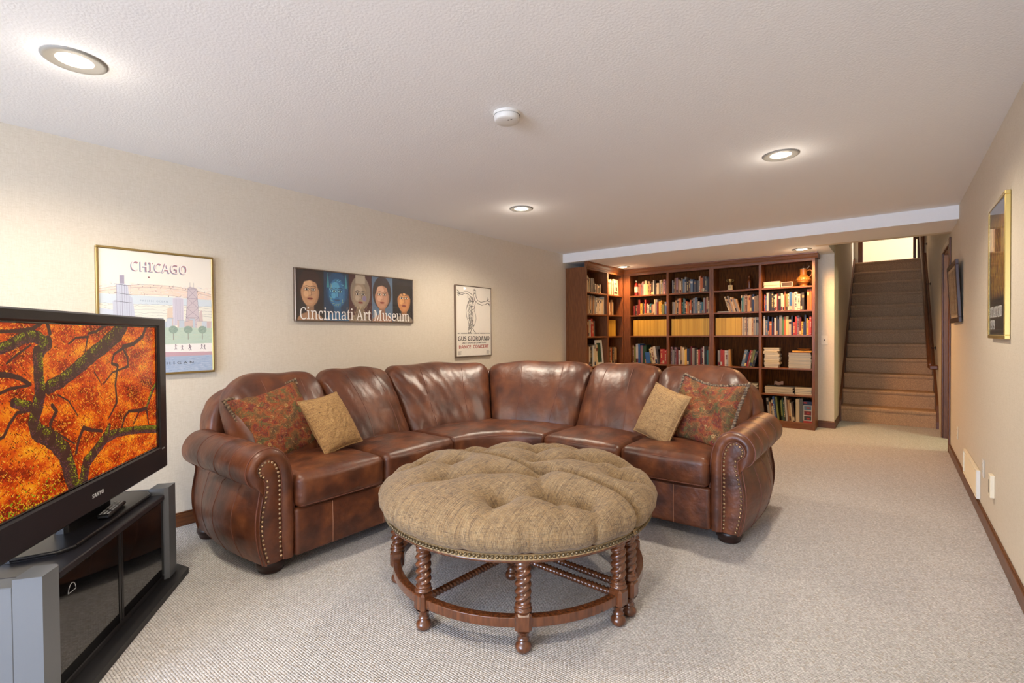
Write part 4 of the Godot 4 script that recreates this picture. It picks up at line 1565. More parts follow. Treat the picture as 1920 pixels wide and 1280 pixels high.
func pictures() -> void:
	var lb := Basis(Vector3(0, 0, -1), Vector3.UP, Vector3(1, 0, 0))
	var rb := Basis(Vector3(0, 0, 1), Vector3.UP, Vector3(-1, 0, 0))
	var t := picture("tall pastel city skyline poster in a thin gold frame behind the television", Vector3(XL, 1.431, -1.121), lb, 0.645, 0.803, 0.014, 0.03, M.gold, chicago())
	var z := 0.03 * 0.8 + 0.0002
	for k in 3:
		var c := ["CHICAGO", "CHICAGO", "CHICAGO"][k] as String
		lettering(t, c, [M.ink_blue, M.ink_rose, M.ink_white][k], Vector3(0.005 - 0.003 * (1 - k), 0.295 - 0.003 * (1 - k), z + 0.0004 * k), Basis.IDENTITY, 0.31, 0.062, false, [900, 900, 300][k], 0.0004)
	lettering(t, "P A C I F I C   O C E A N", M.ink_blue, Vector3(-0.03, 0.078, z), Basis.IDENTITY, 0.15, 0.011, false, 400, 0.0004, "small_lettering")
	lettering(t, "M I C H I G A N", M.ink, Vector3(0.06, -0.327, z), Basis.IDENTITY, 0.26, 0.016, false, 400, 0.0004, "small_lettering")
	t = picture("wide framed museum poster of five faces above the sofa", Vector3(XL, 1.612, -2.648), lb, 1.225, 0.432, 0.010, 0.032, M.steel_frame, faces())
	z = 0.032 * 0.8 + 0.0002
	lettering(t, "Cincinnati Art Museum", M.ink_white, Vector3(-0.005, -0.148, z), Basis.IDENTITY, 1.13, 0.105, true, 400, 0.0006)
	t = picture("narrow white poster of a sketched dancing figure above the sofa corner", Vector3(XL, 1.430, -4.160), lb, 0.60, 0.798, 0.009, 0.032, M.steel_frame, dancer())
	lettering(t, "NEC SERVICES MUSIC • THEATRE PRESENTATION", M.ink, Vector3(0, -0.137, z), Basis.IDENTITY, 0.54, 0.013, false, 700, 0.0005, "small_lettering")
	lettering(t, "GUS GIORDANO", M.ink, Vector3(0, -0.195, z), Basis.IDENTITY, 0.53, 0.052, false, 800, 0.0005)
	lettering(t, "JAZZ DANCE COMPANY", M.ink, Vector3(0, -0.246, z), Basis.IDENTITY, 0.42, 0.020, false, 700, 0.0005)
	lettering(t, "DANCE  CONCERT", M.ink_red, Vector3(0, -0.288, z), Basis.IDENTITY, 0.50, 0.038, false, 800, 0.0005)
	# right wall
	t = picture("tall glazed poster with dark golden print in a wide brass frame", Vector3(XR, 1.618, -3.865), rb, 0.56, 0.775, 0.022, 0.024, M.brass_frame, stratford(), "framed prints on the right wall")
	z = 0.024 * 0.8 + 0.0002
	lettering(t, "STRATFORD", M.ink_white, Vector3(-0.03, -0.235, z), Basis.IDENTITY, 0.40, 0.062, true, 700, 0.0005)
	lettering(t, "1979", M.ink_white, Vector3(-0.145, -0.308, z), Basis.IDENTITY, 0.16, 0.055, true, 700, 0.0005)
	var tl := 0.047
	var up := Vector3(-0.025, 0.54, 0).normalized()
	var b2 := Basis(Vector3(0, 0, 1), up, Vector3(0, 0, 1).cross(up))
	t = picture("brown wood framed print tilting forward beside the doorway", Vector3(XR - 0.018, 1.63, -6.15), b2, 0.80, 0.55, 0.045, 0.024, M.dark_frame, sepia(), "framed prints on the right wall")

func chicago() -> ImageTexture:
	var s := Vector2(480, 600)
	var im := Image.create(480, 600, false, Image.FORMAT_RGB8)
	im.fill(col("efe7d9"))
	var arcpts := func(y0: float, sag: float) -> Array:
		var o := []
		for i in 25:
			var x := i / 24.0
			o.append(Vector2(x, y0 + sag * pow(x - 0.5, 2) * 4.0) * s)
		return o
	var a1: Array = arcpts.call(0.265, 0.055)
	var a2: Array = arcpts.call(0.345, 0.06)
	var band := a1.duplicate()
	var r2 := a2.duplicate()
	r2.reverse()
	poly(im, band + r2, col("ead2c0"))
	poly(im, V("0,0.40 0.5,0.35 1,0.40 1,0.60 0,0.60", s), col("e6e3d6"))
	for i in 900:
		var p := Vector2(rng.randf(), rng.randf_range(0.26, 0.42)) * s
		im.fill_rect(Rect2i(int(p.x), int(p.y), rng.randi_range(4, 18), 1), [col("e3c2b4"), col("ead9b8"), col("d9dbe0"), col("efe4d6")][i % 4])
	for a in [a1, arcpts.call(0.285, 0.056), a2]:
		stroke(im, a, 1.4, col("8d7a78"))
	poly(im, V("0,0.355 0.5,0.36 1,0.37 1,0.43 0,0.43", s), col("cfd8dd"))
	for i in 60:
		var p := Vector2(rng.randf(), rng.randf_range(0.27, 0.36)) * s
		stroke(im, [p, p + Vector2(rng.randf_range(-4, 4), -rng.randf_range(2, 8))], 1.4, col("4a4048"))
	for yy in [0.43, 0.445, 0.47, 0.50, 0.52]:
		var l := []
		for i in 40:
			l.append(Vector2(i / 39.0, yy + rng.randf_range(-0.006, 0.006)) * s)
		stroke(im, l, 1.2, col("8f8f90"))
	# towers
	poly(im, V("0.0,0.47 0.25,0.49 0.25,0.60 0,0.60", s), col("cdd2dc"))
	poly(im, V("0.11,0.62 0.11,0.41 0.14,0.40 0.14,0.28 0.165,0.27 0.165,0.205 0.205,0.20 0.205,0.27 0.235,0.285 0.24,0.36 0.27,0.38 0.29,0.52 0.30,0.62", s), col("c3c6d2"))
	poly(im, V("0.165,0.27 0.165,0.205 0.205,0.20 0.205,0.27", s), col("9d95a6"))
	for x in [0.14, 0.165, 0.185, 0.205, 0.222, 0.24, 0.255]:
		stroke(im, [Vector2(x, 0.28) * s, Vector2(x, 0.6) * s], 1.0, col("777487"))
	for y in [0.275, 0.345, 0.41]:
		stroke(im, [Vector2(0.12, y) * s, Vector2(0.26, y + 0.01) * s], 2.0, col("5d5a68"))
	poly(im, V("0.62,0.60 0.62,0.37 0.66,0.355 0.72,0.365 0.72,0.60", s), col("d3cdd6"))
	for i in 9:
		stroke(im, [Vector2(0.63 + 0.01 * i, 0.37) * s, Vector2(0.63 + 0.01 * i, 0.6) * s], 1.0, col("a09aae"))
	poly(im, V("0.56,0.60 0.57,0.46 0.62,0.44 0.62,0.6", s), col("ddc9b4"))
	poly(im, V("0.735,0.62 0.765,0.27 0.79,0.26 0.85,0.275 0.875,0.62", s), col("c9bcc0"))
	for i in 4:
		var y0 := 0.28 + i * 0.083
		var xl := 0.765 - 0.007 * i
		var xr := 0.848 + 0.007 * i
		stroke(im, [Vector2(xl, y0) * s, Vector2(xr + 0.006, y0 + 0.083) * s], 1.6, col("6a6072"))
		stroke(im, [Vector2(xr, y0) * s, Vector2(xl - 0.006, y0 + 0.083) * s], 1.6, col("6a6072"))
		stroke(im, [Vector2(xl, y0) * s, Vector2(xr, y0) * s], 1.2, col("6a6072"))
	for x in [0.785, 0.82]:
		stroke(im, [Vector2(x, 0.27) * s, Vector2(x, 0.225) * s], 1.6, col("5d5a68"))
	stroke(im, V("0.735,0.62 0.765,0.27 0.85,0.275 0.875,0.62", s), 1.4, col("6a6072"))
	poly(im, V("0.87,0.6 0.875,0.48 0.90,0.46 0.91,0.56 1,0.56 1,0.62 0.87,0.62", s), col("cfb9b4"))
	for i in 24:
		var x := rng.randf_range(0.28, 1.0)
		var y := rng.randf_range(0.53, 0.57)
		poly(im, [Vector2(x, 0.62) * s, Vector2(x, y) * s, Vector2(x + 0.05, y) * s, Vector2(x + 0.05, 0.62) * s], [col("c8cfd6"), col("d9cfc4"), col("d2bcb4"), col("bcc6cf")][i % 4])
		stroke(im, [Vector2(x, y) * s, Vector2(x + 0.05, y) * s], 1.0, col("85808c"))
	# park, path, water
	poly(im, V("0,0.615 1,0.62 1,0.77 0,0.77", s), col("b9cbb9"))
	strokes_in(im, 400, Rect2(0, 370, 480, 90), pal("a8bfae c6d3c2 b3c6c4 cfc9b4"))
	poly(im, V("0,0.765 1,0.755 1,0.83 0,0.82", s), col("efe9e4"))
	poly(im, V("0,0.82 1,0.83 1,0.87 0,0.88", s), col("c3a0a8"))
	poly(im, V("0,0.87 1,0.86 1,1 0,1", s), col("a3b4cc"))
	strokes_in(im, 700, Rect2(0, 525, 480, 75), pal("8fa5c4 b7c3d6 9fb0c8 c7cfdd 7f97ba"))
	for x in [0.08, 0.2, 0.33, 0.46, 0.62, 0.76, 0.90]:
		stroke(im, [Vector2(x, 0.72) * s, Vector2(x, 0.65) * s], 2.2, col("6c5850"))
		oval(im, Vector2(x, 0.635) * s, 20, 20, col("8fa394"))
		for i in 26:
			var p := Vector2(x, 0.635) * s + Vector2(rng.randf_range(-16, 16), rng.randf_range(-16, 16))
			stroke(im, [p, p + Vector2(6, -4)], 1.2, [col("6f8a80"), col("a9b8a4"), col("7d9488")][i % 3])
	for x in [0.1, 0.3, 0.5, 0.64, 0.70, 0.77, 0.78, 0.89, 0.92]:
		var p := Vector2(x, 0.80 + rng.randf_range(-0.02, 0.0)) * s
		disc(im, p - Vector2(0, 14), 2.6, col("4a3f4a"))
		stroke(im, [p - Vector2(0, 12), p], 3.0, col("5a4a5c"))
		stroke(im, [p, p + Vector2(-4, 9)], 1.8, col("4a3f4a"))
		stroke(im, [p, p + Vector2(5, 8)], 1.8, col("4a3f4a"))
		stroke(im, [p - Vector2(7, 6), p + Vector2(6, -10)], 1.6, col("7a5a5c"))
	disc(im, Vector2(0.41, 0.205) * s, 4, col("8a5a58"))
	return finish(im)

func strokes_in(im: Image, count: int, r: Rect2, pl: Array) -> void:
	for i in count:
		im.fill_rect(Rect2i(int(r.position.x + rng.randf() * r.size.x), int(r.position.y + rng.randf() * r.size.y), rng.randi_range(5, 26), 1), pl[rng.randi_range(0, pl.size() - 1)])

# five plain generic heads side by side
func faces() -> ImageTexture:
	var im := Image.create(1200, 420, false, Image.FORMAT_RGB8)
	var spec := [["2a1a10", "3a2114", "c79468", "e0b080"], ["203a52", "1d4a6e", "2f6f9c", "58a3c4"], ["4a1f1a", "8a7a66", "a08a70", "b8a288"], ["5d7288", "3a2a24", "c08a6a", "d8a888"], ["1a120e", "1c120d", "c4824e", "e0a468"]]
	for k in 5:
		var ox := 4 + k * 239
		var sp4: Array = spec[k]
		im.fill_rect(Rect2i(ox, 0, 239, 420), col(sp4[0]))
		var cx: float = ox + 119.0 + [0, 8, 0, -4, 14][k]
		var cy: float = 175.0 + [0, 0, 10, 0, 20][k]
		var skin := col(sp4[2])
		var lit := col(sp4[3])
		# hair, neck, shoulders
		oval(im, Vector2(cx, cy - 26), 104, 154, col(sp4[1]))
		im.fill_rect(Rect2i(int(cx) - 34, int(cy) + 70, 68, 130), skin.darkened(0.25))
		oval(im, Vector2(cx, 420), 112, 70, skin.darkened(0.15) if k != 4 else col("8a7a68"))
		oval(im, Vector2(cx, cy + 4), 80, 126, skin.darkened(0.12))
		oval(im, Vector2(cx - 8, cy + 2), 70, 118, skin)
		oval(im, Vector2(cx - 18, cy - 46), 40, 46, lit)
		oval(im, Vector2(cx - 34, cy + 24), 22, 28, lit)
		oval(im, Vector2(cx + 30, cy + 26), 18, 26, skin.lightened(0.05))
		if k != 1 and k != 2:
			var hl: float = [-84.0, 0.0, 0.0, -92.0, -58.0][k]
			poly(im, [Vector2(cx - 92, cy + 20), Vector2(cx - 92, cy - 80), Vector2(cx - 50, cy - 140), Vector2(cx, cy - 152), Vector2(cx + 50, cy - 140), Vector2(cx + 92, cy - 80), Vector2(cx + 92, cy + 20), Vector2(cx + 72, cy - 20), Vector2(cx + 54, cy + hl + 14), Vector2(cx, cy + hl - 6), Vector2(cx - 50, cy + hl + 10), Vector2(cx - 72, cy - 20)], col(sp4[1]))
	im.resize(170, 60, Image.INTERPOLATE_LANCZOS)
	im.resize(1200, 420, Image.INTERPOLATE_CUBIC)
	for k in 5:
		var ox := 4 + k * 239
		var sp4: Array = spec[k]
		var cx: float = ox + 119.0 + [0, 8, 0, -4, 14][k]
		var cy: float = 175.0 + [0, 0, 10, 0, 20][k]
		var skin := col(sp4[2])
		var lit := col(sp4[3])
		if k > 0:
			im.fill_rect(Rect2i(ox - 3, 0, 4, 420), col("1d1512"))
		for e in [-30.0, 28.0]:
			oval(im, Vector2(cx + e, cy - 14), 25, 15, skin.darkened(0.3))
			oval(im, Vector2(cx + e, cy - 12), 18, 8.5, col("d8cdb8") if k != 1 else col("8cd0d8"))
			disc(im, Vector2(cx + e, cy - 12), 8.0, col("2c1c14"))
			stroke(im, [Vector2(cx + e - 24, cy - 33), Vector2(cx + e, cy - 42), Vector2(cx + e + 24, cy - 35)], 5.5, skin.darkened(0.5))
		stroke(im, [Vector2(cx + 5, cy - 24), Vector2(cx + 9, cy + 20), Vector2(cx + 12, cy + 32), Vector2(cx - 8, cy + 36)], 5.0, skin.darkened(0.25))
		oval(im, Vector2(cx - 2, cy + 14), 6, 26, lit)
		oval(im, Vector2(cx, cy + 64), 24, 9, col("8a3a2c") if k != 1 else col("23587c"))
		stroke(im, [Vector2(cx - 24, cy + 63), Vector2(cx, cy + 66), Vector2(cx + 24, cy + 63)], 2.5, col("4a1a14"))
		oval(im, Vector2(cx, cy + 92), 22, 9, skin.lightened(0.08))
		if k == 1:
			for h in [-86.0, 86.0]:
				poly(im, [Vector2(cx + h - 14, cy - 40), Vector2(cx + h, 6), Vector2(cx + h + 14, cy - 40)], col("3f8f94"))
			for i in 26:
				var a := rng.randf() * TAU
				stroke(im, [Vector2(cx + 60 * cos(a), cy + 100 * sin(a)), Vector2(cx + 76 * cos(a + 0.2), cy + 118 * sin(a + 0.2))], 3.0, [col("b4c060"), col("7fd0d8"), col("246a5c")][i % 3])
		if k == 2:
			im.fill_rect(Rect2i(int(cx) - 50, 0, 100, 80), col("b4a48c"))
			for i in 260:
				var p := Vector2(cx + rng.randfn(0, 62), rng.randf_range(cy + 96, 418))
				stroke(im, [p, p + Vector2(rng.randf_range(-5, 5), 18)], 2.4, [col("7a6248"), col("a88c64"), col("54402c"), col("c4aa80")][i % 4])
			oval(im, Vector2(cx + 42, cy + 26), 22, 26, col("8a7a94"))
		if k == 4:
			for i in 60:
				var p := Vector2(cx + rng.randf_range(-84, 84), cy - 96 + rng.randf_range(-30, 34))
				stroke(im, [p, p + Vector2(rng.randf_range(-10, 10), 26)], 4.0, col("1a100b"))
		# brush grain
		for i in 260:
			var p := Vector2(ox + rng.randf() * 232, rng.randf() * 410)
			var c0 := im.get_pixel(clampi(int(p.x), 0, 1199), clampi(int(p.y), 0, 419))
			im.fill_rect(Rect2i(int(p.x), int(p.y), 6, 3), c0.lightened(0.07) if i % 2 else c0.darkened(0.1))
	return finish(im)

func dancer() -> ImageTexture:
	var s := Vector2(450, 600)
	var im := Image.create(450, 600, false, Image.FORMAT_RGB8)
	im.fill(col("ece5d8"))
	var k := col("2a2626")
	oval(im, Vector2(0.52, 0.065) * s, 17, 22, k)
	oval(im, Vector2(0.52, 0.065) * s, 13, 18, col("ece5d8"))
	for l in ["0.505,0.05 0.535,0.055", "0.51,0.075 0.53,0.08", "0.5,0.1 0.49,0.13 0.42,0.105 0.33,0.075 0.25,0.075 0.16,0.10 0.09,0.09 0.03,0.06", "0.03,0.095 0.09,0.115 0.17,0.125 0.25,0.10 0.33,0.11 0.40,0.14",
		"0.09,0.09 0.05,0.13", "0.10,0.10 0.08,0.145", "0.55,0.09 0.56,0.14 0.60,0.19 0.70,0.215 0.82,0.20 0.90,0.185 0.94,0.16", "0.55,0.20 0.60,0.235 0.72,0.255 0.84,0.245 0.90,0.22 0.98,0.235", "0.90,0.185 0.97,0.20", "0.90,0.19 0.915,0.14", "0.92,0.22 0.97,0.26",
		"0.40,0.14 0.36,0.20 0.31,0.28 0.27,0.34 0.28,0.42 0.33,0.50 0.36,0.56 0.35,0.61 0.32,0.64", "0.55,0.20 0.52,0.27 0.50,0.33 0.54,0.40 0.56,0.46 0.52,0.54 0.46,0.60 0.50,0.645 0.54,0.66",
		"0.42,0.36 0.43,0.44 0.40,0.53 0.42,0.60 0.40,0.65 0.36,0.665", "0.46,0.36 0.47,0.45 0.45,0.55", "0.32,0.64 0.34,0.665 0.40,0.66", "0.46,0.16 0.45,0.22 0.42,0.30", "0.50,0.14 0.52,0.18 0.48,0.22", "0.38,0.2 0.44,0.22 0.5,0.21", "0.35,0.27 0.42,0.29 0.49,0.28"]:
		var p: Array = V(l, s)
		stroke(im, p, 4.0, k)
		for i in p.size():
			p[i] += Vector2(rng.randf_range(-4, 4), rng.randf_range(-4, 4))
		stroke(im, p, 2.2, k)
	for i in 230:
		var y := rng.randf_range(0.14, 0.62)
		var x := 0.41 + rng.randf_range(-0.09, 0.09) * (1.0 - 0.5 * (y - 0.14))
		var p := Vector2(x, y) * s
		stroke(im, [p, p + Vector2(rng.randf_range(-9, 9), rng.randf_range(-12, 12))], 2.8, k)
	for i in 8:
		for x in [0.04, 0.86]:
			im.fill_rect(Rect2i(int(x * 450), 556 + i * 4, 46 - (i * 7) % 20, 2), col("8f8a82"))
	return finish(im)

func stratford() -> ImageTexture:
	var im := Image.create(360, 500, false, Image.FORMAT_RGB8)
	im.fill(col("2a1c12"))
	for x in 30:
		var cx := 30 + x * 10
		var lo := 40 + (x * 53) % 70
		var k: Color = [col("6a4418"), col("9a6c1e"), col("4a2a12"), col("b08428"), col("5a2a1a")][(x * 7) % 5]
		im.fill_rect(Rect2i(cx, lo, 8, 300 - lo / 2), k)
	for i in 700:
		im.fill_rect(Rect2i(20 + rng.randi_range(0, 320), 40 + rng.randi_range(0, 300), rng.randi_range(2, 5), rng.randi_range(8, 34)), [col("c09a34"), col("7a4a1a"), col("3a2012"), col("8a3a20"), col("d0b048")][i % 5])
	im.fill_rect(Rect2i(0, 360, 360, 140), col("17130f"))
	im.fill_rect(Rect2i(0, 478, 360, 2), col("4a4036"))
	return finish(im)

func sepia() -> ImageTexture:
	var im := Image.create(400, 260, false, Image.FORMAT_RGB8)
	im.fill(col("d6c4a4"))
	for i in 4:
		im.fill_rect(Rect2i(12 + i * 97, 14, 84, 232), [col("8d7a62"), col("9c8a72"), col("7d6c58"), col("a08c70")][i])
		for k in 60:
			im.fill_rect(Rect2i(14 + i * 97 + rng.randi_range(0, 70), 18 + rng.randi_range(0, 220), rng.randi_range(4, 10), rng.randi_range(2, 12)), [col("6a5a48"), col("b4a084"), col("84725c")][k % 3])
	return finish(im)

# ---------------------------------------------------------------- small wall and ceiling fittings
func fittings() -> void:
	var t := thing("smoke_detector", "round white smoke detector on the ceiling", "smoke detector", Vector3(-1.61, H, -2.046))
	var m := MB.new()
	m.lathe([Vector2(0.072, 0), Vector2(0.072, -0.012), Vector2(0.070, -0.014)], 40)
	obj("mounting_base", m, M.plastic, t)
	m = MB.new()
	m.lathe([Vector2(0.066, -0.012), Vector2(0.068, -0.018), Vector2(0.066, -0.036), Vector2(0.058, -0.044), Vector2(0.02, -0.046), Vector2(0, -0.046)], 40)
	obj("cover", m, M.plastic, t)
	m = MB.new()
	m.lathe([Vector2(0.004, -0.0462), Vector2(0.004, -0.048), Vector2(0, -0.0485)], 12, Vector3(0.025, 0, 0.02))
	m.box(Vector3(0.04, -0.0465, 0.015), Vector3(0.012, 0.001, 0.003))
	obj("test_button", m, M.slot, t)
	# floor-level register on the right wall
	var rb := Basis(Vector3(0, 0, 1), Vector3.UP, Vector3(-1, 0, 0))
	t = thing("wall_register", "cream painted air register low on the right wall", "air vent", Vector3(XR, 0.21, -5.06), rb)
	m = MB.new()
	m.box(Vector3(0, 0.092, 0.012), Vector3(0.80, 0.014, 0.022), 0.003)
	m.box(Vector3(0, -0.092, 0.012), Vector3(0.80, 0.014, 0.022), 0.003)
	for s in [-1.0, 1.0]:
		m.box(Vector3(s * 0.392, 0, 0.012), Vector3(0.016, 0.172, 0.022), 0.003)
	obj("frame", m, M.almond, t)
	m = MB.new()
	m.box(Vector3(0, 0, 0.003), Vector3(0.77, 0.175, 0.004))
	obj("backing", m, M.almond, t)
	for i in 12:
		m = MB.new()
		m.box(Vector3(0, -0.078 + i * 0.0142, 0.011), Vector3(0.77, 0.003, 0.013), 0.0, Basis(Vector3(1, 0, 0), 0.6))
		obj("louvre", m, M.almond, t)
	m = MB.new()
	m.box(Vector3(0.404, -0.002, 0.0105), Vector3(0.006, 0.196, 0.020), 0.001)
	tag(obj("end_plate", m, M.plastic, t), "bright white end plate")
	var plates := [["wall_outlet", "white outlet plate above the near end of the register", "outlet", Vector3(XR, 0.36, -4.50), rb, M.plastic], ["wall_outlet", "cream outlet plate on the right wall nearest the doorway", "outlet", Vector3(XR, 0.33, -6.14), rb, M.almond]]
	for p in plates:
		t = thing(p[0], p[1], p[2], p[3], p[4], "outlet plates on the right wall")
		m = MB.new()
		m.box(Vector3(0, 0, 0.0035), Vector3(0.075, 0.118, 0.005), 0.002)
		obj("cover_plate", m, p[5], t)
		for y in [-0.026, 0.026]:
			m = MB.new()
			m.box(Vector3(0, y, 0.0065), Vector3(0.034, 0.03, 0.002), 0.0008)
			var sk := obj("socket", m, p[5], t)
			m = MB.new()
			for x in [-0.006, 0.006]:
				m.box(Vector3(x, y + 0.003, 0.0076), Vector3(0.002, 0.009, 0.0006))
			obj("slot", m, M.slot, sk)
	t = thing("cable_box", "almond plastic cable jack box standing out from the right wall", "wall jack", Vector3(XR, 0.345, -4.08), rb)
	m = MB.new()
	m.box(Vector3(0, 0, 0.0115), Vector3(0.075, 0.135, 0.022), 0.003)
	obj("housing", m, M.almond, t)
	m = MB.new()
	m.box(Vector3(-0.01, -0.005, 0.0228), Vector3(0.012, 0.08, 0.001))
	obj("opening", m, M.slot, t)
	t = thing("light_switch", "cream light switch plate between bookcase and stairs", "light switch", Vector3(-0.715, 1.17, ZK))
	m = MB.new()
	m.box(Vector3(0, 0, 0.0035), Vector3(0.075, 0.118, 0.005), 0.002)
	obj("cover_plate", m, M.almond, t)
	m = MB.new()
	m.box(Vector3(0, 0, 0.009), Vector3(0.009, 0.022, 0.012), 0.002, Basis(Vector3(1, 0, 0), 0.4))
	obj("toggle", m, M.slot, t)

# ---------------------------------------------------------------- bookcases and what stands on them
const SHELF := [1.885, 1.57, 1.24, 0.80, 0.447, 0.085]
const SHELF_NAME := ["top shelf", "second shelf", "third shelf", "fourth shelf", "fifth shelf", "bottom shelf"]
var COVER := {
	"r": ["red", "a8332a"], "R": ["dark red", "6e1f1e"], "o": ["orange", "c0622c"], "y": ["yellow", "d9a53a"], "Y": ["straw yellow", "d8c27c"], "g": ["green", "4f7a4a"], "G": ["dark green", "23452f"],
	"b": ["blue", "2f5f96"], "B": ["navy blue", "22304f"], "t": ["teal", "2e6f70"], "w": ["white", "c8bfae"], "c": ["cream", "c4b08c"], "k": ["black", "201c1a"], "K": ["charcoal", "383332"],
	"n": ["brown", "7a5236"], "N": ["dark brown", "472c1e"], "m": ["mauve", "8f6f72"], "p": ["pink", "c08a86"], "a": ["tan", "b0895c"], "e": ["grey", "8f887e"], "E": ["dark grey", "5d5852"],
	"l": ["olive", "767a3c"], "s": ["slate blue", "5f7482"]}
var cover_mat := {}
var bands := []
var unit_cover: ArrayMesh
var unit_pages: ArrayMesh
var counts := {}

func ordinal(i: int) -> String:
	var lo := ["first", "second", "third", "fourth", "fifth", "sixth", "seventh", "eighth", "ninth", "tenth", "eleventh", "twelfth", "thirteenth", "fourteenth", "fifteenth", "sixteenth", "seventeenth", "eighteenth", "nineteenth"]
	if i < 20:
		return lo[i - 1]
	var tens := ["twent", "thirt", "fort", "fift"][i / 10 - 2] as String
	return tens + "ieth" if i % 10 == 0 else tens + "y-" + lo[i % 10 - 1]

func case_unit(called_label: String, at: Vector3, bs: Basis, w: float, posts: Array, grain_along: Material, right_end: bool) -> Transform3D:
	var t := thing("bookcase", called_label, "bookcase", at, bs, "built-in wooden bookcase units")
	var D := 0.30
	for i in posts.size():
		var m := MB.new()
		m.bb(Vector3(posts[i][0], 0.0, 0.0), Vector3(posts[i][1], 2.24, -D), 0.002)
		obj("side_panel" if i == 0 or i == posts.size() - 1 else "divider", m, M.case_v, t)
	for i in posts.size() - 1:
		var x0: float = posts[i][1] - 0.0005
		var x1: float = posts[i + 1][0] + 0.0005
		var m := MB.new()
		m.bb(Vector3(x0, 0.085, -D + 0.012), Vector3(x1, 2.24, -D))
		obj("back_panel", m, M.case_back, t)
		for y in SHELF:
			m = MB.new()
			if y == 0.085:
				m.bb(Vector3(x0, 0.0, -0.002), Vector3(x1, y, -0.022), 0.002)
				m.bb(Vector3(x0, y - 0.02, -0.022), Vector3(x1, y, -D + 0.012))
				obj("kick_board", m, grain_along, t)
			else:
				m.bb(Vector3(x0, y - 0.022, -0.004), Vector3(x1, y, -D + 0.012), 0.002)
				obj("shelf", m, grain_along, t)
		m = MB.new()
		m.bb(Vector3(x0, 2.205, -0.001), Vector3(x1, 2.24, -0.02), 0.002)
		m.bb(Vector3(x0, 2.225, -0.02), Vector3(x1, 2.24, -D + 0.012))
		obj("top_rail", m, grain_along, t)
	var m := MB.new()
	var prof := PackedVector2Array([Vector2(-0.03, 2.238), Vector2(0.006, 2.238), Vector2(0.009, 2.246), Vector2(0.016, 2.256), Vector2(0.026, 2.286), Vector2(0.034, 2.294), Vector2(0.036, 2.3105), Vector2(-0.03, 2.3105)])
	m.prism(prof, 0.0, w + (0.03 if right_end else 0.0), Vector3.ZERO, Basis(Vector3(0, 0, 1), Vector3.UP, Vector3(-1, 0, 0)) * Basis(Vector3(1, 0, 0), Vector3(0, 1, 0), Vector3(0, 0, -1)))
	if right_end:
		m.bb(Vector3(w, 2.25, -0.03), Vector3(w + 0.025, 2.3105, -D))
	obj("crown_moulding", m, grain_along, t)
	return Transform3D(bs, at)

func cmat(k: String) -> Material:
	if not cover_mat.has(k):
		var m := mat(COVER[k][1], 0.55)
		cover_mat[k] = m
	return cover_mat[k]

func book(u: Transform3D, lt: Transform3D, t: float, h: float, d: float, k: String, label: String, group: String, kind := "book") -> void:
	var b := thing(kind, label, kind, Vector3.ZERO, Basis.IDENTITY, group)
	b.transform = u * lt
	var sc := Basis.from_scale(Vector3(t, h, d))
	var cv := obj("cover", unit_cover, cmat(k), b)
	cv.transform = Transform3D(sc, Vector3.ZERO)
	var pg := obj("pages", unit_pages, M.paper, b)
	pg.transform = Transform3D(sc, Vector3.ZERO)
	if t > 0.009:
		var s := rng.randi_range(0, bands.size() + 2)
		if s < bands.size():
			var dark: bool = col(COVER[k][1]).get_luminance() < 0.45
			var ck: String = (["c", "w", "Y", "a"] if dark else ["k", "R", "B", "N"])[rng.randi_range(0, 3)]
			var bd := obj("spine_lettering", bands[s], cmat(ck), b)
			bd.transform = Transform3D(sc, Vector3.ZERO)
			if s in [1, 2]:
				bd.set_meta("kind", "stuff")

# a row of books; s is one letter per book; lean > 0 tips the tops to the left
func row(bay: Array, sh: int, s: String, f0: float, f1: float, h0: float, h1: float, lean := 0.0, kind := "book", even := false) -> void:
	var u: Transform3D = bay[0]
	var x0: float = lerpf(bay[1], bay[2], f0)
	var x1: float = lerpf(bay[1], bay[2], f1)
	var n := s.length()
	var ws := []
	var tot := 0.0
	for i in n:
		var w := rng.randf_range(0.9, 1.1) if even else rng.randf_range(0.62, 1.5)
		ws.append(w)
		tot += w
	var lean_w := sin(absf(lean)) * h1
	var sc := (x1 - x0 - lean_w - 0.002) / tot
	var x := x0 + (lean_w if lean > 0.0 else 0.0)
	var key := "%s%d" % [bay[3], sh]
	for i in n:
		var t: float = ws[i] * sc
		var h := rng.randf_range(h0, h1)
		var d := clampf(h * rng.randf_range(0.62, 0.74), 0.11, 0.22)
		var tt := t * (cos(lean) * 0.97 if lean != 0.0 else 0.97)
		counts[key] = counts.get(key, 0) + 1
		var z := -rng.randf_range(0.035, 0.06) if not even else -0.04
		var adj := "thick" if t > 0.033 else ("tall" if h > 0.235 else ("slim" if t < 0.019 else "upright"))
		var lab := "%s %s %s, %s from left, %s, %s" % [adj, COVER[s[i]][0], kind, ordinal(counts[key]), SHELF_NAME[sh], bay[3]]
		var bs := Basis(Vector3(0, 0, 1), lean + (rng.randf_range(-0.012, 0.012) if lean != 0.0 else 0.0))
		var at := Vector3(x, SHELF[sh] + 0.0004, z)
		if lean < 0.0:
			at += Vector3(tt, 0, 0) - bs * Vector3(tt, 0, 0)
		book(u, Transform3D(bs, at), tt, h, d, s[i], lab, "books on the bookcase shelves", kind)
		x += t

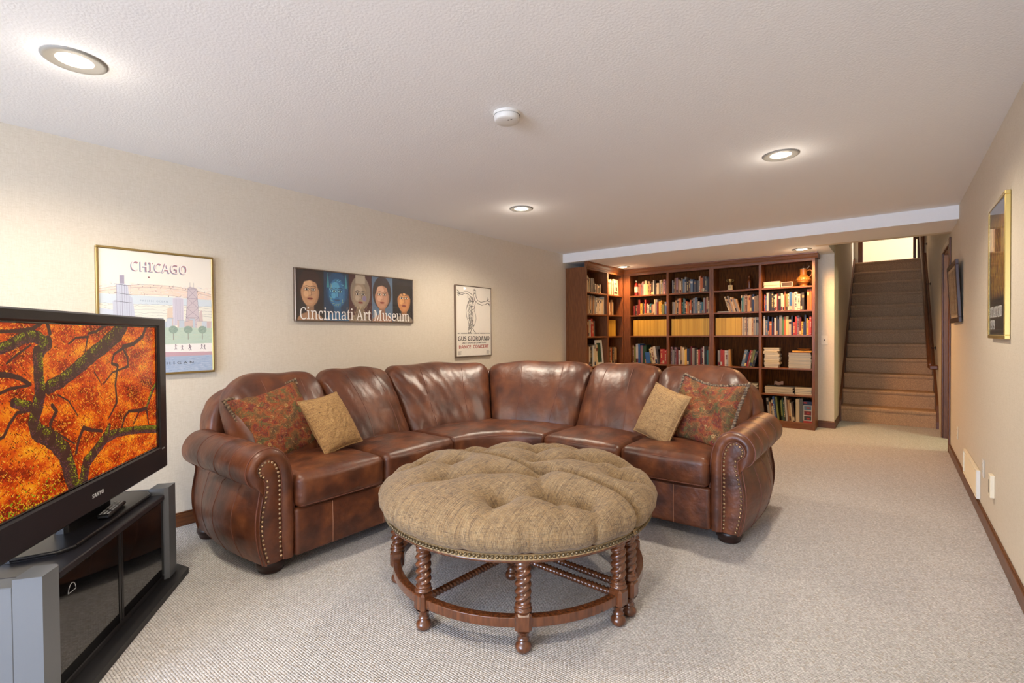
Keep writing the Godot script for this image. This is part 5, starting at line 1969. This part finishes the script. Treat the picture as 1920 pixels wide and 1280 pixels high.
func yellow_row(bay: Array, f0: float, f1: float, n: int) -> void:
	var u: Transform3D = bay[0]
	var x0: float = lerpf(bay[1], bay[2], f0)
	var x1: float = lerpf(bay[1], bay[2], f1)
	var t := (x1 - x0) / n
	for i in n:
		var m := MB.new()
		var o := obj("magazine", T.mag, M["yellow_%d" % rng.randi_range(0, 2)])
		var h := 0.253 + rng.randf_range(-0.0012, 0.0012)
		o.transform = u * Transform3D(Basis.from_scale(Vector3(t * 0.97, h, 0.172)), Vector3(x0 + t * i, SHELF[2] + 0.0004, -0.03 - rng.randf_range(0, 0.003)))
		tag(o, "yellow-spined magazine, %s from left in the yellow row, %s" % [ordinal(i + 1), bay[3]], "magazine", "yellow magazines, %s" % bay[3])

func stack(bay: Array, sh: int, s: String, f0: float, wid: float, th0: float, th1: float, where: String, kind: String, jitter: float, y_off := 0.0) -> float:
	var u: Transform3D = bay[0]
	var y: float = SHELF[sh] + 0.0004 + y_off
	for i in s.length():
		var t := rng.randf_range(th0, th1)
		var w := wid * rng.randf_range(1.0 - jitter, 1.0)
		var d := minf(0.22, w * 0.75) * rng.randf_range(0.9, 1.0)
		var x: float = lerpf(bay[1], bay[2], f0) + rng.randf_range(0.0, wid * jitter * 0.6)
		var lab := "%s %s lying %s from the bottom of %s" % [COVER[s[i]][0], kind, ordinal(i + 1), where]
		var bs := Basis(Vector3(0, 1, 0), rng.randf_range(-0.03, 0.03) * jitter * 6.0) * Basis(Vector3(0, 1, 0), Vector3(1, 0, 0), Vector3(0, 0, -1))
		book(u, Transform3D(bs, Vector3(x, y, -0.05 - d)), t, w, d, s[i], lab, "stacked books and magazines", kind)
		y += t + 0.0003
	return y

func bookcases() -> void:
	for k in 3:
		M["yellow_%d" % k] = mat(["cd9f36", "d6a93e", "c49530"][k], 0.5)
	var m := MB.new()
	m.bb(Vector3(0, 0, 0), Vector3(0.12, 1, -1))
	m.bb(Vector3(0.88, 0, 0), Vector3(1, 1, -1))
	m.bb(Vector3(0.12, 0, 0), Vector3(0.88, 1, -0.015))
	m.bb(Vector3(0.02, 0, 0), Vector3(0.98, 1, 0.008))
	unit_cover = m.mesh()
	m = MB.new()
	m.bb(Vector3(0.12, 0.015, -0.015), Vector3(0.88, 0.985, -0.97))
	unit_pages = m.mesh()
	m = MB.new()
	m.bb(Vector3(0, 0, 0), Vector3(1, 1, -1))
	T.mag = m.mesh()
	var bd := [[[0.06, 0.70, 0.94, 0.85]], [[0.04, 0.08, 0.96, 0.10], [0.04, 0.88, 0.96, 0.90], [0.3, 0.42, 0.7, 0.47], [0.3, 0.49, 0.7, 0.56], [0.3, 0.58, 0.7, 0.63], [0.3, 0.65, 0.7, 0.72]],
		[[0.32, 0.2, 0.68, 0.25], [0.32, 0.27, 0.68, 0.35], [0.32, 0.37, 0.68, 0.41], [0.32, 0.46, 0.68, 0.52], [0.32, 0.54, 0.68, 0.60], [0.32, 0.62, 0.68, 0.69], [0.3, 0.84, 0.7, 0.9]], [[0.06, 0.04, 0.94, 0.24]]]
	for b in bd:
		m = MB.new()
		for r in b:
			m.bb(Vector3(r[0], r[1], 0.006), Vector3(r[2], r[3], 0.0115))
		bands.append(m.mesh())
	var IZ := -7.414
	var ua := case_unit("wooden bookcase at the left of the back wall, first two bays", Vector3(-3.45, 0, IZ), Basis.IDENTITY, 1.371, [[0.0, 0.113], [0.706, 0.741], [1.34, 1.371]], M.case_x, false)
	var ub := case_unit("wooden bookcase holding the jug and trophy, beside the stairs", Vector3(-2.079, 0, IZ), Basis.IDENTITY, 1.289, [[0.0, 0.031], [0.625, 0.659], [1.254, 1.289]], M.case_x, true)
	var lb := Basis(Vector3(0, 0, -1), Vector3.UP, Vector3(1, 0, 0))
	var ul := case_unit("wooden bookcase on the left wall behind the sofa", Vector3(-3.45, 0, -6.19), lb, 1.222, [[0.0, 0.022], [0.645, 0.692], [1.185, 1.222]], M.case_z, false)
	# the side unit is deeper: fill behind it up to the wall
	m = MB.new()
	m.bb(Vector3(0.0, 0.0, -0.301), Vector3(0.022, 2.24, -0.346))
	var fl := obj("side_panel", m, M.case_v, get_node("bookcase_002"))
	var B1 := [ua, 0.114, 0.705, "first bay of back bookcase"]
	var B2 := [ua, 0.742, 1.339, "second bay of back bookcase"]
	var B3 := [ub, 0.032, 0.624, "third bay of back bookcase"]
	var B4 := [ub, 0.660, 1.253, "fourth bay of back bookcase"]
	var L1 := [ul, 0.023, 0.644, "near bay of side bookcase"]
	var L2 := [ul, 0.693, 1.184, "far bay of side bookcase"]
	# first bay
	row(B1, 0, "RrmpwcYaRkwkecwYepe", 0.19, 0.995, 0.17, 0.235)
	row(B1, 1, "RKRRyKcrcwtrccwRyylwb", 0.07, 0.99, 0.15, 0.25)
	yellow_row(B1, 0.07, 0.99, 46)
	row(B1, 3, "nlwwbmGG", 0.03, 0.42, 0.24, 0.32)
	row(B1, 3, "YcwK", 0.47, 0.80, 0.22, 0.28, 0.16)
	row(B1, 3, "rrr", 0.80, 0.99, 0.21, 0.25)
	# second bay
	row(B2, 0, "eEnmacaseKnEsBEKEcooNEEk", 0.06, 0.99, 0.16, 0.24)
	row(B2, 1, "aeaKaoGtKoaookesKcsteRac", 0.06, 0.99, 0.16, 0.24)
	yellow_row(B2, 0.05, 0.995, 47)
	row(B2, 3, "memRwwacYyBKReKcrKRwkta", 0.02, 0.99, 0.21, 0.28)
	# third bay
	row(B3, 1, "caeacaea", 0.22, 0.60, 0.19, 0.24, 0.28, "magazine", true)
	row(B3, 1, "ctenaanEBaa", 0.60, 0.995, 0.20, 0.25)
	yellow_row(B3, 0.03, 0.62, 29)
	row(B3, 2, "cecnecwcaecec", 0.625, 0.99, 0.245, 0.256, 0.0, "magazine", true)
	row(B3, 3, "errwa", 0.07, 0.36, 0.22, 0.25)
	row(B3, 3, "sBrnlK", 0.60, 0.99, 0.21, 0.26, -0.22)
	stack(B3, 4, "eEnecwc", 0.55, 0.25, 0.012, 0.02, "the flat pile behind the sofa", "magazine", 0.1)
	# fourth bay
	row(B4, 1, "rbwkKKwRkwwolwbpwwkK", 0.04, 0.85, 0.21, 0.265)
	row(B4, 1, "oo", 0.90, 0.99, 0.27, 0.285)
	row(B4, 2, "wsBoBRwKBegoYcBrrmRyBByor", 0.03, 0.99, 0.17, 0.27)
	row(B4, 5, "eaNcbBl", 0.08, 0.36, 0.24, 0.34, 0.10)
	row(B4, 5, "lGKwnacN", 0.36, 0.67, 0.24, 0.33, 0.08)
	row(B4, 5, "cE", 0.68, 0.825, 0.295, 0.315)
	stack(B4, 3, "cwcYcwcwcYcY", 0.02, 0.20, 0.016, 0.032, "the tall cream stack", "book", 0.14)
	var top := stack(B4, 3, "ewcewcwewcweeam", 0.53, 0.27, 0.010, 0.018, "the wide stack by the bookcase end", "magazine", 0.05)
	stack(B4, 4, "ecwnce", 0.04, 0.36, 0.010, 0.020, "the low wide pile, fifth shelf", "magazine", 0.05)
	stack(B4, 4, "aeec", 0.66, 0.195, 0.02, 0.03, "the short right-hand pile, fifth shelf", "magazine", 0.04)
	stack(B4, 0, "cw", 0.02, 0.21, 0.04, 0.05, "the top-shelf pair near the jug", "book", 0.06)
	stack(B3, 1, "nc", 0.05, 0.20, 0.008, 0.012, "the flat pair, second shelf, third bay", "magazine", 0.05)
	# side bookcase
	row(L1, 0, "ccwwcEE", 0.03, 0.42, 0.20, 0.24)
	row(L1, 0, "ENEkE", 0.52, 0.86, 0.13, 0.15)
	row(L1, 1, "nenaenaeEnae", 0.02, 0.50, 0.25, 0.28, -0.06, "magazine", true)
	row(L1, 1, "wcwwcw", 0.52, 0.97, 0.24, 0.28, 0.0, "book", true)
	row(L1, 2, "rEwRawrrE", 0.02, 0.52, 0.20, 0.27)
	row(L1, 3, "snwKGwcc", 0.03, 0.59, 0.25, 0.33)
	row(L2, 0, "wcwewccpp", 0.05, 0.56, 0.22, 0.25)
	row(L2, 1, "anNwnae", 0.05, 0.55, 0.19, 0.25)
	yellow_row(L2, 0.02, 0.62, 24)
	row(L2, 3, "wcnoNKaa", 0.05, 0.72, 0.22, 0.28)
	oddments(ua, ub, ul, B1, B3, B4, L1, L2, top)

func put(u: Transform3D, bay: Array, f: float, sh: int, z: float, y := 0.0) -> Transform3D:
	return u * Transform3D(Basis.IDENTITY, Vector3(lerpf(bay[1], bay[2], f), SHELF[sh] + 0.0004 + y, z))

func oddments(ua: Transform3D, ub: Transform3D, ul: Transform3D, B1: Array, B3: Array, B4: Array, L1: Array, L2: Array, top: float) -> void:
	var m := MB.new()
	# red bottle with a pale label
	var t := thing("bottle", "red bottle with cream label and silver stopper on the top shelf", "bottle")
	t.transform = put(ua, B1, 0.125, 0, -0.075)
	m.lathe([Vector2(0, 0), Vector2(0.028, 0), Vector2(0.031, 0.006), Vector2(0.031, 0.165), Vector2(0.026, 0.182), Vector2(0.014, 0.198), Vector2(0.012, 0.215)], 24)
	obj("body", m, mat("7d1f1c", 0.3), t)
	m = MB.new()
	m.lathe([Vector2(0.0318, 0.055), Vector2(0.0318, 0.140)], 24)
	obj("label_band", m, M.paper, t)
	m = MB.new()
	m.lathe([Vector2(0.013, 0.212), Vector2(0.017, 0.222), Vector2(0.019, 0.234), Vector2(0.014, 0.246), Vector2(0, 0.250)], 18)
	obj("stopper", m, M.pewter, t)
	# flat wooden board lying before the second row
	t = thing("wooden_tray", "flat tan wooden piece lying before the books, second shelf of first bay", "wooden piece")
	t.transform = put(ua, B1, 0.44, 1, -0.020)
	m = MB.new()
	m.box(Vector3(0, 0.008, 0), Vector3(0.24, 0.014, 0.024), 0.004)
	obj("slab", m, mat("b5844a", 0.5), t)
	m = MB.new()
	m.box(Vector3(0.05, 0.022, -0.001), Vector3(0.14, 0.014, 0.02), 0.004)
	obj("upper_strip", m, mat("a87a44", 0.5), t)
	# blue folder standing out before the row on the fourth shelf
	t = thing("booklet", "short blue booklet propped before the leaning books, first bay", "booklet")
	t.transform = put(ua, B1, 0.50, 3, -0.02) * Transform3D(Basis(Vector3(0, 0, 1), 0.12), Vector3.ZERO)
	m = MB.new()
	m.box(Vector3(0, 0.095, 0), Vector3(0.075, 0.18, 0.008), 0.002)
	obj("cover", m, cmat("b"), t)
	# trophy cup
	t = thing("trophy", "small gold two-handled trophy cup on a marble block", "trophy")
	t.transform = put(ub, B3, 0.34, 0, -0.10)
	m = MB.new()
	m.box(Vector3(0, 0.006, 0), Vector3(0.075, 0.012, 0.06), 0.003)
	m.box(Vector3(0, 0.045, 0), Vector3(0.06, 0.066, 0.048), 0.004)
	obj("base", m, mat("d2bc8c", 0.35), t)
	m = MB.new()
	m.box(Vector3(0, 0.045, 0.0245), Vector3(0.034, 0.036, 0.002), 0.0006)
	obj("plaque", m, M.gold, t)
	m = MB.new()
	m.lathe([Vector2(0.02, 0.078), Vector2(0.012, 0.084), Vector2(0.006, 0.095), Vector2(0.008, 0.105), Vector2(0.02, 0.115), Vector2(0.028, 0.135), Vector2(0.031, 0.16), Vector2(0.029, 0.161), Vector2(0.024, 0.135), Vector2(0, 0.118)], 24)
	obj("cup", m, M.gold, t)
	for s in [-1.0, 1.0]:
		m = MB.new()
		m.tube([Vector3(s * 0.028, 0.152, 0), Vector3(s * 0.045, 0.16, 0), Vector3(s * 0.05, 0.145, 0), Vector3(s * 0.04, 0.128, 0), Vector3(s * 0.025, 0.126, 0)], 0.003, 8)
		obj("handle", m, M.gold, t)
	# dark bottle-shaped figurine
	t = thing("figurine", "dark amber upright figurine near the right of the trophy shelf", "figurine")
	t.transform = put(ub, B3, 0.76, 0, -0.12)
	m = MB.new()
	m.box(Vector3(0, 0.008, 0), Vector3(0.085, 0.016, 0.06), 0.003)
	obj("base", m, M.dark_frame, t)
	m = MB.new()
	m.lathe([Vector2(0.026, 0.016), Vector2(0.03, 0.03), Vector2(0.027, 0.09), Vector2(0.032, 0.115), Vector2(0.026, 0.135), Vector2(0.01, 0.15), Vector2(0.009, 0.16)], 20)
	obj("body", m, M.amber, t)
	m = MB.new()
	m.lathe([Vector2(0.008, 0.155), Vector2(0.016, 0.168), Vector2(0.019, 0.184), Vector2(0.014, 0.20), Vector2(0.005, 0.21), Vector2(0.003, 0.228), Vector2(0, 0.232)], 18)
	obj("head", m, M.amber, t)
	# small silver photo frame
	t = thing("photo_frame", "small silver photo frame between the lying books and the jug", "photo frame")
	t.transform = put(ub, B4, 0.50, 0, -0.06) * Transform3D(Basis(Vector3(1, 0, 0), -0.12), Vector3(0, 0.001, 0))
	m = MB.new()
	for s in [-1.0, 1.0]:
		m.box(Vector3(s * 0.064, 0.035, 0), Vector3(0.012, 0.07, 0.01), 0.002)
		m.box(Vector3(0, 0.035 + s * 0.030, 0), Vector3(0.12, 0.010, 0.010), 0.002)
	obj("frame", m, mat("c9bcae", 0.35, 0.6), t)
	m = MB.new()
	m.box(Vector3(0, 0.035, -0.002), Vector3(0.12, 0.052, 0.003))
	obj("photo", m, mat("3a2a20", 0.5), t)
	# stoneware jug
	t = thing("jug", "round-bellied ochre stoneware jug with a pewter lid", "jug")
	t.transform = put(ub, B4, 0.815, 0, -0.13)
	m = MB.new()
	m.lathe([Vector2(0, 0.001), Vector2(0.05, 0.001), Vector2(0.052, 0.010), Vector2(0.042, 0.022), Vector2(0.055, 0.036), Vector2(0.078, 0.06), Vector2(0.086, 0.088), Vector2(0.078, 0.115), Vector2(0.056, 0.136), Vector2(0.044, 0.148), Vector2(0.042, 0.155), Vector2(0.047, 0.16), Vector2(0.043, 0.166), Vector2(0.044, 0.20), Vector2(0.046, 0.225), Vector2(0.049, 0.232)], 36)
	obj("body", m, M.stoneware, t)
	m = MB.new()
	for y in [0.062, 0.112, 0.15]:
		var r: float = {0.062: 0.080, 0.112: 0.081, 0.15: 0.0445}[y]
		m.lathe([Vector2(r - 0.003, y - 0.004), Vector2(r + 0.002, y), Vector2(r - 0.003, y + 0.004)], 36)
	for i in 18:
		var a := TAU * i / 18.0
		m.lathe([Vector2(0.009, 0), Vector2(0.006, 0.003), Vector2(0, 0.0045)], 8, Vector3(0.084 * cos(a), 0.088, 0.084 * sin(a)), Basis(Vector3(-sin(a), 0, cos(a)), Vector3(cos(a), 0, sin(a)), Vector3.UP))
	obj("relief_band", m, mat("9a6c34", 0.4), t)
	m = MB.new()
	m.tube([Vector3(0.043, 0.205, 0), Vector3(0.07, 0.218, 0), Vector3(0.092, 0.205, 0), Vector3(0.10, 0.175, 0), Vector3(0.09, 0.145, 0), Vector3(0.07, 0.122, 0)], [0.008, 0.009, 0.009, 0.009, 0.008, 0.007], 10)
	obj("handle", m, M.stoneware, t)
	m = MB.new()
	m.lathe([Vector2(0.05, 0.230), Vector2(0.051, 0.236), Vector2(0.04, 0.243), Vector2(0.018, 0.250), Vector2(0.008, 0.262), Vector2(0.010, 0.270), Vector2(0, 0.276)], 28)
	m.tube([Vector3(0.045, 0.238, 0), Vector3(0.058, 0.25, 0), Vector3(0.066, 0.268, 0)], 0.005, 8)
	obj("lid", m, M.pewter, t)
	# envelope and wooden dish on the magazine stack
	t = thing("envelope", "tan padded envelope lying on top of the wide magazine stack", "envelope")
	t.transform = ub * Transform3D(Basis(Vector3.UP, 0.03), Vector3(lerpf(B4[1], B4[2], 0.79), top + 0.0004, -0.145))
	m = MB.new()
	m.soft(Vector3(0.115, 0.014, 0.085), 0.013, Vector3i(8, 1, 6), func(p: Vector3, s: Vector3) -> Vector3: return p + Vector3(0, 0.014, 0))
	obj("pouch", m, mat("c08a3e", 0.8), t)
	t = thing("dish", "shallow orange-brown dish on the envelope, fourth bay", "dish")
	t.transform = ub * Transform3D(Basis.IDENTITY, Vector3(lerpf(B4[1], B4[2], 0.84), top + 0.0290, -0.14))
	m = MB.new()
	m.lathe([Vector2(0, 0), Vector2(0.04, 0.0), Vector2(0.08, 0.016), Vector2(0.088, 0.024), Vector2(0.082, 0.024), Vector2(0.04, 0.008), Vector2(0, 0.006)], 32)
	obj("bowl", m, mat("a86422", 0.35), t)
	# crumpled note on the low pile
	t = thing("note_card", "pinkish paper note standing on the low wide pile", "paper note")
	t.transform = put(ub, B4, 0.31, 4, -0.15, 0.11)
	m = MB.new()
	m.grid(func(u: float, w: float) -> Vector3: return Vector3((u - 0.5) * 0.11, w * 0.045 + 0.006 * sin(u * 9.0), 0.01 * sin(u * 5.0) - w * 0.02), 10, 4)
	obj("paper", m, mat("b08c78", 0.8), t)
	# boxed set with pictured side, bottom shelf
	t = thing("boxed_set", "blue and red boxed set with three pictures, bottom shelf corner", "boxed set")
	t.transform = put(ub, B4, 0.912, 5, -0.05)
	m = MB.new()
	m.box(Vector3(0, 0.141, -0.10), Vector3(0.098, 0.282, 0.2), 0.002)
	obj("carton", m, cmat("B"), t)
	m = MB.new()
	m.box(Vector3(0, 0.012, 0.0004), Vector3(0.096, 0.022, 0.0012))
	m.box(Vector3(-0.026, 0.262, 0.0008), Vector3(0.04, 0.018, 0.0014))
	obj("red_panel", m, cmat("r"), t)
	m = MB.new()
	m.box(Vector3(0, 0.128, 0.0004), Vector3(0.096, 0.206, 0.0012))
	obj("white_panel", m, cmat("w"), t)
	for i in 3:
		m = MB.new()
		m.box(Vector3(0, 0.060 + i * 0.068, 0.0012), Vector3(0.082, 0.056, 0.001))
		var p := obj("picture", m, [cmat("K"), cmat("R"), cmat("s")][i], t)
		m = MB.new()
		m.box(Vector3(0.006, 0.058 + i * 0.068, 0.002), Vector3(0.034, 0.02, 0.001))
		obj("red_mark", m, cmat("r"), p)
	# side bookcase: white frames and face-out covers
	var lean := Basis(Vector3(1, 0, 0), -0.10)
	t = thing("photo_frame", "white photo frame standing behind small dark books, top of side bookcase", "photo frame")
	t.transform = put(ul, L1, 0.58, 0, -0.225) * Transform3D(lean, Vector3.ZERO)
	_white_frame(t, 0.19, 0.262, 0.03, "E")
	t = thing("photo_frame", "tall white frame with dark picture on the side bookcase's fourth shelf", "photo frame")
	t.transform = put(ul, L1, 0.80, 3, -0.06) * Transform3D(lean, Vector3.ZERO)
	_white_frame(t, 0.225, 0.385, 0.045, "G")
	t = thing("magazine", "white magazine facing out with dark photo, top of near side bay", "magazine")
	t.transform = put(ul, L1, 0.86, 0, -0.20) * Transform3D(lean, Vector3.ZERO)
	m = MB.new()
	m.box(Vector3(0, 0.125, 0), Vector3(0.165, 0.25, 0.006))
	obj("cover", m, cmat("w"), t)
	m = MB.new()
	m.box(Vector3(0, 0.13, 0.0035), Vector3(0.15, 0.07, 0.0008))
	obj("photo", m, cmat("K"), t)
	m = MB.new()
	m.box(Vector3(-0.03, 0.225, 0.0035), Vector3(0.07, 0.018, 0.0008))
	obj("title_block", m, cmat("R"), t)
	t = thing("book", "white picture book facing out, top shelf of far side bay", "book")
	t.transform = put(ul, L2, 0.74, 0, -0.05) * Transform3D(Basis(Vector3(1, 0, 0), -0.05), Vector3.ZERO)
	m = MB.new()
	m.box(Vector3(0, 0.13, -0.01), Vector3(0.18, 0.26, 0.02), 0.002)
	obj("cover", m, cmat("w"), t)
	m = MB.new()
	m.box(Vector3(0.0, 0.19, 0.0005), Vector3(0.07, 0.018, 0.001))
	m.box(Vector3(0.02, 0.11, 0.0005), Vector3(0.05, 0.06, 0.001))
	m.box(Vector3(-0.01, 0.045, 0.0005), Vector3(0.10, 0.03, 0.001))
	obj("cover_print", m, cmat("K"), t)

func _white_frame(t: Node3D, w: float, h: float, fw: float, k: String) -> void:
	var m := MB.new()
	for s in [-1.0, 1.0]:
		m.box(Vector3(s * (w - fw) / 2.0, h / 2.0, 0), Vector3(fw, h, 0.014), 0.002)
		m.box(Vector3(0, h / 2.0 + s * (h - fw) / 2.0, 0), Vector3(w - 2 * fw + 0.002, fw, 0.014), 0.002)
	obj("frame", m, M.plastic, t)
	m = MB.new()
	m.box(Vector3(0, h / 2.0, -0.003), Vector3(w - 2 * fw + 0.004, h - 2 * fw + 0.004, 0.005))
	obj("photo", m, cmat(k), t)
